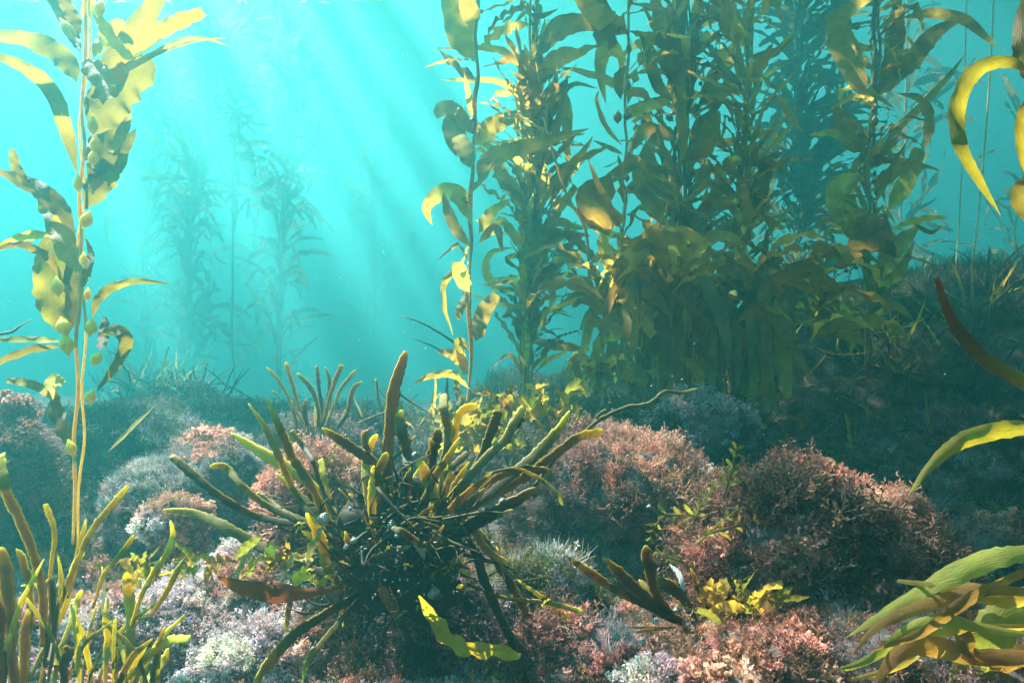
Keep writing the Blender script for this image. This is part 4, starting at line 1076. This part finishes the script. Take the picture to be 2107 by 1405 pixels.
# the tangle of haptera at its heart
VV, TT, AA, CC_, b0 = [], [], [], [], 0
rg = np.random.default_rng(5)
for k in range(330):
    c = P(815 + rg.normal() * 72, 1135 + rg.normal() * 62, BIG + rg.normal() * .07)
    d = norm(np.array([rg.normal(), rg.normal() * .8, rg.normal() * .7 + .2])) * rg.uniform(.04, .13)
    C = catmull(np.array([c, c + d * .5 + rg.normal(size=3) * .012, c + d + rg.normal(size=3) * .02]), 7)
    V, T, al, ac = tube(C, rg.uniform(.003, .009), .8, 'whip', 5, rg=rg)
    VV.append(V); TT.append(T + b0); AA.append(al * .75); b0 += len(V)
V, T = blob(P(815, 1140, BIG + .05), .112, 4, (1.1, .65, 1.15), .4, 3)
VV.append(V); TT.append(T + b0); AA.append(np.zeros(len(V)))
ob = link('holdfast', build('holdfast', np.vstack(VV) - np.array(big.location), np.vstack(TT), S_DARK, attrs={'along': np.concatenate(AA)}), big)
ob['kind'] = 'stuff'
# specks of young growth in the tangle
for k in range(46):
    c = P(815 + rg.normal() * 85, 1150 + rg.normal() * 75, BIG - .06 + rg.normal() * .04)
    place(LEAFY[rg.integers(len(LEAFY))], big, c, rg.uniform(.012, .035), rg.uniform(0, 6.28), R(rg.uniform(0, 80)), rg.normal(), 'bladelet')

VV, TT, b0 = [], [], 0
for k in range(90):
    c = P(825 + rg.normal() * 80, 1150 + rg.normal() * 60, BIG - .11 + rg.normal() * .03)
    V, T = blob((0, 0, 0), rg.uniform(.0012, .0036), 1, rg.uniform(.4, 1.6, 3), .4, k)
    VV.append(V + c); TT.append(T + b0); b0 += len(V)
ob = link('shell_grit', build('shell_grit', np.vstack(VV) - np.array(big.location), np.vstack(TT), M_SHELL), big)
ob['kind'] = 'stuff'

left_straps = [
    ([(263, 1000), (227, 1044), (187, 1094), (160, 1153), (133, 1220), (105, 1303), (80, 1420)], 14, 'o'),
    ([(350, 1070), (356, 1100), (340, 1143), (316, 1177), (290, 1225), (270, 1290)], 18, 'y'),
    ([(167, 1135), (153, 1170), (143, 1210), (128, 1257), (100, 1313), (60, 1400)], 17, 'y'),
    ([(170, 1213), (157, 1237), (150, 1270), (137, 1303), (122, 1345), (110, 1420)], 16, 'y'),
    ([(221, 1230), (218, 1270), (221, 1320), (218, 1370), (215, 1440)], 17, 'y'),
    ([(260, 1178), (266, 1220), (271, 1270), (266, 1320), (262, 1420)], 27, 'y'),
    ([(276, 1100), (260, 1123), (240, 1150), (215, 1180), (190, 1250)], 13, 'o'),
    ([(393, 1313), (350, 1317), (325, 1332), (290, 1360), (270, 1420)], 20, 'y'),
    ([(348, 1333), (333, 1363), (310, 1400), (295, 1440)], 26, 'y'),
    ([(92, 1037), (107, 1070), (113, 1110), (107, 1160), (100, 1240)], 13, 'o'),
    ([(118, 1135), (125, 1200), (115, 1290), (100, 1400)], 11, 'o'),
    ([(3, 935), (13, 1004), (40, 1070), (67, 1137), (85, 1220), (90, 1330)], 26, 'o'),
    ([(43, 1205), (77, 1206), (88, 1240), (92, 1300)], 10, 'y'),
    ([(0, 1125), (15, 1190), (22, 1300), (30, 1420)], 32, 'o'),
    ([(33, 1128), (50, 1160), (62, 1210), (66, 1290)], 22, 'o'),
    ([(22, 1303), (12, 1340), (8, 1420)], 13, 'y'),
    ([(302, 1345), (283, 1380), (262, 1430)], 22, 'y'),
    ([(92, 1305), (104, 1330), (112, 1370)], 28, 'b'),
    ([(178, 1067), (165, 1110), (158, 1155), (140, 1230)], 13, 'o'),
    ([(384, 1140), (362, 1180), (338, 1225), (310, 1270)], 15, 'o'),
    ([(200, 1240), (185, 1300), (175, 1360), (165, 1430)], 10, 'o'),
    ([(60, 1250), (52, 1320), (45, 1430)], 26, 'o'), ([(140, 1330), (132, 1380), (128, 1440)], 24, 'd'), ([(-20, 1190), (0, 1300), (5, 1430)], 30, 'd'),
    ([(210, 1165), (214, 1220), (205, 1290)], 9, 'p'), ([(102, 1190), (108, 1260), (95, 1350)], 20, 'd'), ([(240, 1330), (236, 1380), (230, 1440)], 16, 'o'),
]
rg = np.random.default_rng(13)
for k in range(18):
    x0 = rg.uniform(-20, 330); ln = rg.uniform(110, 260) * (1.15 - x0 / 700); a_ = rg.normal() * .28 + .12
    left_straps.append(([(x0 + math.sin(a_ * 1.5) * ln, 1430 - math.cos(a_) * ln), (x0 + math.sin(a_) * ln * .6, 1430 - ln * .6), (x0 + a_ * ln * .2, 1430 - ln * .25), (x0, 1440)], rg.uniform(8, 18), 'oyyoyo'[rg.integers(6)]))
left_straps = [(p_, w_ * .95, k_) for p_, w_, k_ in left_straps]
lf = strap_weed('tuft of olive straps with bright yellow tips in the bottom corner', (150, 1440), 1.2, left_straps)

strap_weed('branching strap weed standing hazily behind the big spiky clump', (650, 890), 2.9, [
    ([(548, 755), (575, 785), (605, 840), (640, 890)], 8, 'o'), ([(588, 745), (600, 785), (618, 840), (645, 890)], 10, 'o'), ([(612, 768), (640, 800), (655, 840), (655, 890)], 13, 'o'),
    ([(651, 753), (657, 800), (662, 850), (655, 890)], 9, 'd'), ([(670, 755), (678, 790), (672, 840), (660, 890)], 13, 'o'), ([(704, 750), (690, 780), (676, 830), (660, 890)], 11, 'o'),
    ([(732, 762), (705, 795), (685, 840), (665, 890)], 9, 'p'), ([(745, 784), (728, 800), (715, 850), (690, 890)], 12, 'o'), ([(596, 822), (606, 850), (612, 890)], 10, 'o'),
    ([(652, 832), (650, 860), (650, 890)], 8, 'y'), ([(718, 836), (705, 860), (690, 890)], 7, 'p'), ([(560, 805), (575, 815)], 5, 'p'), ([(774, 780), (778, 820), (795, 870)], 7, 'b'), ([(630, 820), (628, 850), (632, 890)], 12, 'd')])
strap_weed('small fan of nearly black straps among the snails', (1410, 1285), 1.5, [
    ([(1165, 1145), (1230, 1190), (1300, 1230), (1370, 1268), (1410, 1285)], 19, 'd'), ([(1237, 1145), (1290, 1195), (1350, 1245), (1405, 1282)], 30, 'd'), ([(1325, 1122), (1335, 1170), (1350, 1220), (1390, 1275)], 27, 'd'),
    ([(1350, 1188), (1390, 1215), (1420, 1250), (1430, 1285)], 27, 'd'), ([(1420, 1168), (1435, 1210), (1450, 1255)], 12, 'd'), ([(1315, 1192), (1340, 1220), (1370, 1260)], 18, 'o'),
    ([(1060, 1190), (1130, 1240), (1200, 1300), (1238, 1335)], 12, 'o'), ([(1095, 1265), (1180, 1285), (1300, 1290), (1380, 1290)], 9, 'd'), ([(1155, 1352), (1220, 1322), (1300, 1300), (1390, 1290)], 9, 'd'),
    ([(1460, 1210), (1455, 1250), (1440, 1280)], 10, 'd')])
hb = empty('bare_stipe', P(1100, 1000, 1.62), 'thin knobbly bare branch reaching up out of the big clump', 'seaweed')
hero_strap(hb, [(1436, 800), (1400, 808), (1368, 806), (1335, 830), (1290, 838), (1235, 862), (1190, 900), (1150, 935), (1100, 1000)], 11, 1.62, S_PALE, dY=.25, thick=.9, name='branch', prof='bar', knobs=.16, n=60)
hero_strap(hb, [(1248, 842), (1236, 850), (1228, 862)], 8, 1.66, S_PALE, dY=0, thick=.9, name='twig')
hero_strap(hb, [(1345, 838), (1336, 830), (1330, 828)], 7, 1.78, S_PALE, dY=0, thick=.9, name='twig')

# ------------------------------------------------------------------ near blades at the other edge
rk = empty('giant_kelp', P(2165, 1470, 1.35), 'near kelp at the frame edge with one long hooked olive blade', 'kelp')
stipe_tube(rk, catmull(path3([(2165, 1470), (2158, 1100), (2160, 800), (2146, 600), (2138, 400), (2132, 200), (2140, -80), (2150, -500), (2140, -900)], 1.35, 0, .008), 50), 11 * 1.35 / F, M_STIPE, 2, .006)
for y_, az_, el_ in [(-300, 2.6, 40), (-420, .4, 55), (-560, 4.4, 40), (-700, 1.6, 60), (-820, 3.4, 50), (1000, .3, 30), (700, 5.9, 45), (560, .8, 50)]:
    place(UP[rng.integers(len(UP))], rk, P(2146, y_, 1.35), rng.uniform(.25, .4), az_, R(el_), rng.normal() * .6)
for pts, w, mk, pr in [
    ([(2130, 160), (2085, 130), (2030, 134), (1988, 170), (1968, 235), (1976, 300), (2002, 352), (2030, 398), (2058, 442)], 34, 'g', 'kelp'),
    ([(2165, 200), (2125, 130), (2108, 60), (2122, -50)], 56, 'g', 'kelp'), ([(2135, 360), (2104, 385), (2098, 420), (2120, 455)], 34, 'd', 'torn'),
    ([(2125, 190), (2102, 240), (2100, 310), (2112, 370)], 20, 'g', 'kelp')]:
    hero_blade(rk, pts, w, 1.35, {'g': M_NEAR, 'd': M_NEAR_DARK}[mk], dY=.12, prof=pr, n=44, across=6, ruffle=.15, tw=(.2, -.3))
rust = hero_blade(rk, [(2160, 815), (2090, 775), (2030, 742), (1975, 685), (1944, 625), (1927, 573)], 34, 1.33, strap_mat('strap_rusty_tip', [(0.0, (0.36, 0.29, 0.03)), (0.3, (0.20, 0.13, 0.02)), (0.6, (0.11, 0.05, 0.014)), (1.0, (0.26, 0.08, 0.02))], .3), dY=-.1, prof='whip', ruffle=.15, n=34, tw=(-.2, .2))
rust['label'] = 'curved strap like blade with a rusty brown tip'
arch = hero_blade(rk, [(2158, 884), (2110, 880), (2050, 886), (1980, 906), (1920, 952), (1868, 1020)], 36, 1.34, M_NEAR, dY=-.08, prof='kelp', ruffle=.15, n=34, tw=(.1, -.2))
arch['label'] = 'arching olive blade ending in a fine point'
fan = empty('broad_kelp', P(2170, 1290, 1.12), 'fan of broad ribbed olive blades sweeping in low over the rocks', 'kelp')
stipe_tube(fan, catmull(path3([(2260, 1560), (2230, 1420), (2208, 1330), (2196, 1200)], 1.14, 0, .004), 16), 14 * 1.14 / F, M_STIPE)
for pts, w, mk, pr in [
    ([(2190, 1130), (2100, 1138), (2040, 1148), (1980, 1172), (1900, 1212), (1820, 1262), (1740, 1312)], 56, 'v', 'kelp'), ([(1925, 1204), (1895, 1200), (1846, 1194)], 15, 'v', 'torn'),
    ([(2190, 1235), (2100, 1232), (2040, 1226), (1985, 1214), (1935, 1212)], 50, 'n', 'torn'), ([(2200, 1230), (2050, 1212), (1960, 1228), (1880, 1252), (1800, 1292), (1755, 1345)], 36, 'd', 'kelp'),
    ([(2208, 1320), (2030, 1292), (1945, 1276), (1880, 1290), (1815, 1340), (1750, 1372), (1640, 1392)], 32, 'v', 'kelp'), ([(2200, 1210), (2090, 1250), (2040, 1310), (2000, 1370), (1965, 1430)], 96, 'v', 'torn'),
    ([(2205, 1372), (2010, 1352), (1930, 1332), (1868, 1330), (1825, 1370), (1790, 1430)], 52, 'n', 'kelp'), ([(2205, 1340), (2010, 1350), (1985, 1310), (1955, 1282)], 44, 'n', 'torn'), ([(2215, 1360), (2110, 1350), (2050, 1375), (2010, 1430)], 60, 'n', 'kelp'),
    ([(2190, 1290), (2130, 1330), (2090, 1400)], 60, 'd', 'torn'), ([(2192, 1140), (2000, 1230), (1900, 1300), (1790, 1340)], 30, 'd', 'kelp'), ([(2205, 1290), (1950, 1300), (1850, 1370), (1700, 1410)], 24, 'd', 'kelp')]:
    hero_blade(fan, pts, w * .84, 1.12, BL[mk], dY=rng.uniform(.02, .16), prof=pr, n=34, across=8, ruffle=.22, waves=3)

# ------------------------------------------------------------------ feathery green weeds
def feather_weed(label, base, tip, Y, pairs, lpx, mat, name='feather_weed'):
    t = empty(name, P(base[0], base[1], Y), label, 'seaweed')
    C = catmull(np.array([P(*base, Y), P((base[0] + tip[0]) / 2 + rng.normal() * 4, (base[1] + tip[1]) / 2, Y - .02), P(*tip, Y + .02)]), 14)
    V, T, al, ac = tube(C, 5 * Y / F, 1, 'whip', 5)
    link('stipe', build('stipe', V - np.array(t.location), T, M_BLADE_GREEN, attrs={'along': al, 'across': ac}), t)
    d = norm(C[-1] - C[0]); s = norm(np.cross(d, np.array([0, 1.0, 0])))
    for k in range(pairs):
        u = .25 + .72 * k / max(1, pairs - 1)
        for sg in (-1, 1):
            p = C[int(u * 13)]
            q = p + (s * sg * .8 + d * .75 + np.array([0, rng.normal() * .4, 0])) * lpx * Y / F * (1.1 - .5 * u) * rng.uniform(.8, 1.2)
            V, T, al, ac = ribbon(catmull(np.array([p, (p + q) / 2 + d * .004, q]), 9), lpx * .27 * Y / F, 'leaf', 3, .2, .2, 2, (rng.normal() * .4, rng.normal() * .4))
            link('leaflet', build('leaflet', V - np.array(t.location), T, mat, attrs={'along': al, 'across': ac}), t)
    return t
feather_weed('upright fern like green weed on the crest of the brown boulder', (1488, 1025), (1516, 918), 1.62, 5, 28, M_BLADE_GREEN)
feather_weed('pale green sprig leaning in front of the white tuft', (1425, 1085), (1474, 995), 1.66, 6, 24, M_BLADE_PALE)
feather_weed('flat yellow green sprig lying below the white tuft', (1450, 1062), (1366, 1056), 1.68, 3, 34, M_BLADE_GREEN)
feather_weed('thin branched green weed pointing at the frilly red boulder', (1435, 1118), (1520, 1046), 1.55, 4, 22, M_BLADE_GREEN)
feather_weed('low glossy weed sprig lying across the gap between the boulders', (1450, 1100), (1556, 1068), 1.5, 3, 26, M_BLADE_DARK)
feather_weed('drooping green sprig hanging in the dark cleft', (1360, 1065), (1338, 1108), 1.65, 3, 20, M_BLADE_GREEN)
feather_weed('small loose sprig low in the dark cleft', (1410, 1160), (1352, 1134), 1.6, 4, 20, M_BLADE_GREEN)
feather_weed('tiny yellow green sprig beside the salmon tufted rock', (672, 960), (690, 920), 1.8, 3, 14, M_BLADE_GREEN)

def lone(name, label, pts, w, Y, mat, prof='whip', dY=.05, cat='seaweed', tubular=True):
    root = P(pts[0][0], pts[0][1], Y)
    C = catmull(path3(pts, Y, dY, .004), 26)
    if tubular: V, T, al, ac = tube(C, w * Y / F, .8, prof, 6, knobs=.06)
    else: V, T, al, ac = ribbon(C, w * Y / F, prof, 4, .2, .3, 2, (rng.normal() * .3, rng.normal() * .3))
    o = link(name, build(name, V - root, T, mat, attrs={'along': al, 'across': ac}), None, root)
    return props(o, label, cat)
lone('bare_stipe', 'bare bent kelp stem between the full column and the thin stemmed kelp', [(1215, 660), (1212, 560), (1204, 470), (1168, 405), (1140, 320), (1118, 240)], 6, 3.5, M_STIPE, 'bar')
lone('bare_stipe', 'thin pale thread of kelp rising from the slope crest', [(1997, 565), (2012, 450), (2030, 250), (2042, 60), (2046, -60)], 4, 5.0, M_THREAD, 'bar')
lone('bare_stipe', 'second fainter pale thread behind the curved dark blade', [(1967, 545), (1975, 430), (1984, 200), (1990, -60)], 3, 5.6, M_THREAD, 'bar')
lone('loose_blade', 'thin loose pale blade floating over the rosy crest', [(222, 930), (262, 888), (318, 834)], 9, 2.2, M_BLADE_PALE, 'leaf', tubular=False)
lone('dark_twig', 'dark twig poking in beside the golden kelp', [(-30, 690), (20, 684), (40, 672), (64, 657)], 6, 1.8, S_DARK)
lone('dark_twig', 'longer wiry twig slanting over the hazy bank', [(935, 705), (900, 682), (862, 662), (828, 651)], 5, 3.6, S_DARK)
lone('dark_twig', 'lower wiry twig slanting over the hazy bank', [(930, 735), (890, 712), (845, 695)], 4, 3.6, S_DARK)
lone('loose_blade', 'thin frond with a painted white glint stuck in the dark strap fan', [(1412, 1245), (1404, 1200), (1394, 1176), (1376, 1160)], 12, 1.45, M_SHELL, 'leaf', tubular=False)  # glint of the shiny frond painted with the white shell material
lone('loose_blade', 'curled pale loose frond draped over the skirt', [(1625, 575), (1650, 580), (1662, 600)], 14, 3.3, M_BLADE_PALE, 'torn', tubular=False)
lone('thin_stem', 'thin curved stem trailing behind the tall brown strap', [(820, 830), (800, 845), (760, 860), (735, 870)], 5, 2.6, S_PALE)
lone('thin_stem', 'thin looped stem crossing to the leafy weed foot', [(815, 805), (850, 830), (905, 862)], 5, 2.7, S_PALE)

# ------------------------------------------------------------------ shells
def snail(label, x, y, wpx, Y, mat, ang=0.0, name='turban_snail'):
    """A small coiled turban shell: whorls wound up to a blunt spire."""
    r = wpx * Y / F * .5
    n, s = 64, 10
    t = np.linspace(0, 1, n)
    a = t * 2 * math.pi * 2.8
    tube_r = r * (.62 - .54 * t)
    cr = r * (.46 - .42 * t)
    C = np.stack([np.cos(a) * cr, np.sin(a) * cr, r * (1.25 * t - .25)], 1)
    out = np.stack([np.cos(a), np.sin(a), 0 * a], 1)
    th = np.linspace(0, 2 * math.pi, s, endpoint=False)
    V = C[:, None] + tube_r[:, None, None] * (np.cos(th)[None, :, None] * out[:, None] + np.sin(th)[None, :, None] * np.array([0, 0, 1.0]))
    idx = np.arange(n * s).reshape(n, s); nx = np.roll(idx, -1, 1)
    p, q, u, w = idx[:-1].ravel(), nx[:-1].ravel(), nx[1:].ravel(), idx[1:].ravel()
    T = np.vstack([np.stack([p, q, u], 1), np.stack([p, u, w], 1)])
    o = link(name, build(name, V.reshape(-1, 3), T, mat), None, P(x, y, Y))
    o.rotation_euler = (rng.uniform(-.6, .2), ang, rng.uniform(0, 6))
    props(o, label, 'snail', 'snails on the weed and rocks')
    body = bpy.data.objects.new('operculum', None) if False else None
    return o
snail('dark capped turban snail halfway up the middle straps', 856, 938, 24, 1.42, M_SHELL_GREY, .4)
snail('round grey snail clinging under the three small yellow straps', 894, 1222, 32, 1.38, M_SHELL_GREY)
snail('white topped snail on the strap beside the salmon rock', 667, 1065, 26, 1.40, M_SHELL, -.4)
snail('greenish snail at the foot of the upright yellow strap', 806, 1079, 22, 1.40, M_SHELL_GREEN)
snail('small bright snail on the root tangle below the white topped one', 728, 1112, 17, 1.39, M_SHELL)
snail('dull grey snail nestled next to the small bright one', 713, 1125, 15, 1.39, M_SHELL_GREY)
snail('snail riding on the outstretched dark strap', 1036, 1034, 26, 1.44, M_SHELL_GREEN, .5)
snail('tiny white snail alone on the face of the brown boulder', 1336, 1043, 13, 1.80, M_SHELL)
snail('larger blue grey snail of the pair on the black strap fan', 1393, 1254, 17, 1.44, M_SHELL_GREY)
snail('smaller blue grey snail of the pair on the black strap fan', 1414, 1256, 14, 1.44, M_SHELL_GREY)
snail('white capped snail just below the black strap fan', 1349, 1276, 16, 1.42, M_SHELL)
snail('pale green snail on the rusty boulder', 1268, 1309, 20, 1.34, M_SHELL_GREEN)
snail('darker green snail next to the pale green one', 1290, 1303, 15, 1.35, M_SHELL_GREEN)
snail('rosy grey snail at the shaded end of the rusty boulder', 1322, 1321, 18, 1.32, M_SHELL_GREY)
snail('small dark snail clinging to the slender pale strand', 974, 247, 16, 3.15, M_SHELL_GREY)
o = lone('shell_fragment', 'long curved white shell fragment glinting in the root tangle', [(846, 1114), (858, 1122), (868, 1136), (873, 1152)], 14, 1.36, M_SHELL, 'leaf', cat='shell')
lone('shell_fragment', 'tiny white shell chip below the long curved fragment', [(875, 1160), (877, 1170)], 5, 1.36, M_SHELL, 'leaf', cat='shell')

# ------------------------------------------------------------------ drifting specks
rg = np.random.default_rng(77)
VV, TT, b0 = [], [], 0
octv = np.array([(1, 0, 0), (-1, 0, 0), (0, 1, 0), (0, -1, 0), (0, 0, 1), (0, 0, -1)], float)
octt = np.array([(0, 2, 4), (2, 1, 4), (1, 3, 4), (3, 0, 4), (2, 0, 5), (1, 2, 5), (3, 1, 5), (0, 3, 5)])
for k in range(2600):
    Yk = rg.uniform(1.3, 6.5)
    c = P(rg.uniform(-100, 2200), rg.uniform(-50, 1100), Yk)
    VV.append(octv * rg.uniform(.4, 1.5) * .0007 * (1 + .35 * Yk) * rg.uniform(.5, 1.5, size=(1, 3)) + c); TT.append(octt + b0); b0 += 6
ob = link('drifting_specks', build('drifting_specks', np.vstack(VV), np.vstack(TT), M_SPECK))
props(ob, 'tiny pale specks drifting all through the water', 'plankton', kind='stuff')

# ------------------------------------------------------------------ the canopy: unseen kelp added along the surface overhead to shape the sunlight
VV, TT, AA, AC, b0 = [], [], [], [], 0
rg = np.random.default_rng(31)
lib = [blade_variant(900 + k, 'kelp', rg.uniform(.13, .2), rg.uniform(-.5, .5), .4, across=2, n=8) for k in range(8)]
ts = np.array(to_sun)
# openings placed to let sun onto chosen reef points (x, y, z), with radius
SUN_GAPS = [(-.32, 1.45, .45, .24), (-1.0, 6.5, .3, .4), (-.2, 7.5, .3, .35), (.3, 6.0, .5, .3), (-.52, 1.36, .36, .55), (-.36, 1.86, .65, .22), (-.75, 2.5, .6, .40), (.38, 2.15, .82, .27), (-1.62, 2.3, .78, .25), (.84, 1.86, .76, .10), (-1.1, 1.75, 1.5, .8), (-.15, 3.2, .95, .28),
        (.9, 1.15, .6, .22), (.42, 1.3, .5, .16), (.75, 3.2, 1.0, .16), (-.24, 1.5, .88, .22), (1.0, 1.4, 1.3, .4), (-.72, 1.2, .65, .36)]
n = 24000
zz = rg.uniform(8.1, 8.7, n); xx = rg.uniform(-9, 6, n); yy = rg.uniform(2.5, 11.5, n)
dd = fbm(np.stack([xx * .75, yy * .75, 0 * xx + .5], 1), 61, 3)
keep = dd >= np.where(xx < -4.5, -.5, np.where(xx > -3.2, -.5, -.2))
e_ = np.minimum(xx + 6.8, 10.4 - yy) + .9 * dd
keep &= ~((e_ < 0) | ((e_ < 1.0) & (dd < 0)) | ((xx < -4.5) & (dd < .12)))
for gx_, gy_, gz_, gr in SUN_GAPS:
    q = np.array([[gx_, gy_, gz_]]) + ts[None] * ((zz - gz_) / ts[2])[:, None]
    keep &= np.hypot(xx - q[:, 0], yy - q[:, 1]) > (gr + .14) * rg.uniform(.85, 1.15, n)
for k in np.where(keep)[0]:
    V, T, al, ac = lib[k % 8]
    V = V - np.array([.5, 0, 0])
    sc = rg.uniform(.3, .55)
    Rm = np.array(Matrix.Rotation(rg.uniform(0, 6.28), 3, 'Z') @ Matrix.Rotation(rg.normal() * .3, 3, 'Y') @ Matrix.Rotation(rg.normal() * .5, 3, 'X'))
    VV.append(V @ Rm.T * sc + np.array([xx[k], yy[k], zz[k]])); TT.append(T + b0); AA.append(al); AC.append(ac); b0 += len(V)
# unseen rafts further out, added so their gaps cut beams through the open water
BEAM_SLOTS = [(-.155, .15), (-.02, .12), (-.29, .17), (-.085, .06), (.07, .09), (-.46, .14)]     # leads lined up with the camera to show beams: x/y slope, half width
for k in range(9000):
    z = rg.uniform(8.4, 8.6)
    y = rg.uniform(7.6, 16)
    x = -4.53 + rg.uniform(-.72, .16) * (y - 4.37)
    if any(abs(x + 4.53 - sl * (y - 4.37) + .06 * math.sin(y * 1.7 + sl * 40)) < sw + .10 for sl, sw in BEAM_SLOTS): continue
    V, T, al, ac = lib[k % 8]
    sc = rg.uniform(.25, .42)
    V = V - np.array([.5, 0, 0])
    Rm = np.array(Matrix.Rotation(rg.uniform(0, 6.28), 3, 'Z') @ Matrix.Rotation(rg.normal() * .3, 3, 'Y') @ Matrix.Rotation(rg.normal() * .5, 3, 'X'))
    VV.append(V @ Rm.T * sc + np.array([x, y, z])); TT.append(T + b0); AA.append(al); AC.append(ac); b0 += len(V)
ob = link('unseen_kelp_canopy', build('unseen_kelp_canopy', np.vstack(VV), np.vstack(TT), M_BLADE, attrs={'along': np.concatenate(AA), 'across': np.concatenate(AC)}))
props(ob, 'unseen canopy of kelp blades overhead shaped for sun patches and beams', 'kelp', kind='stuff')
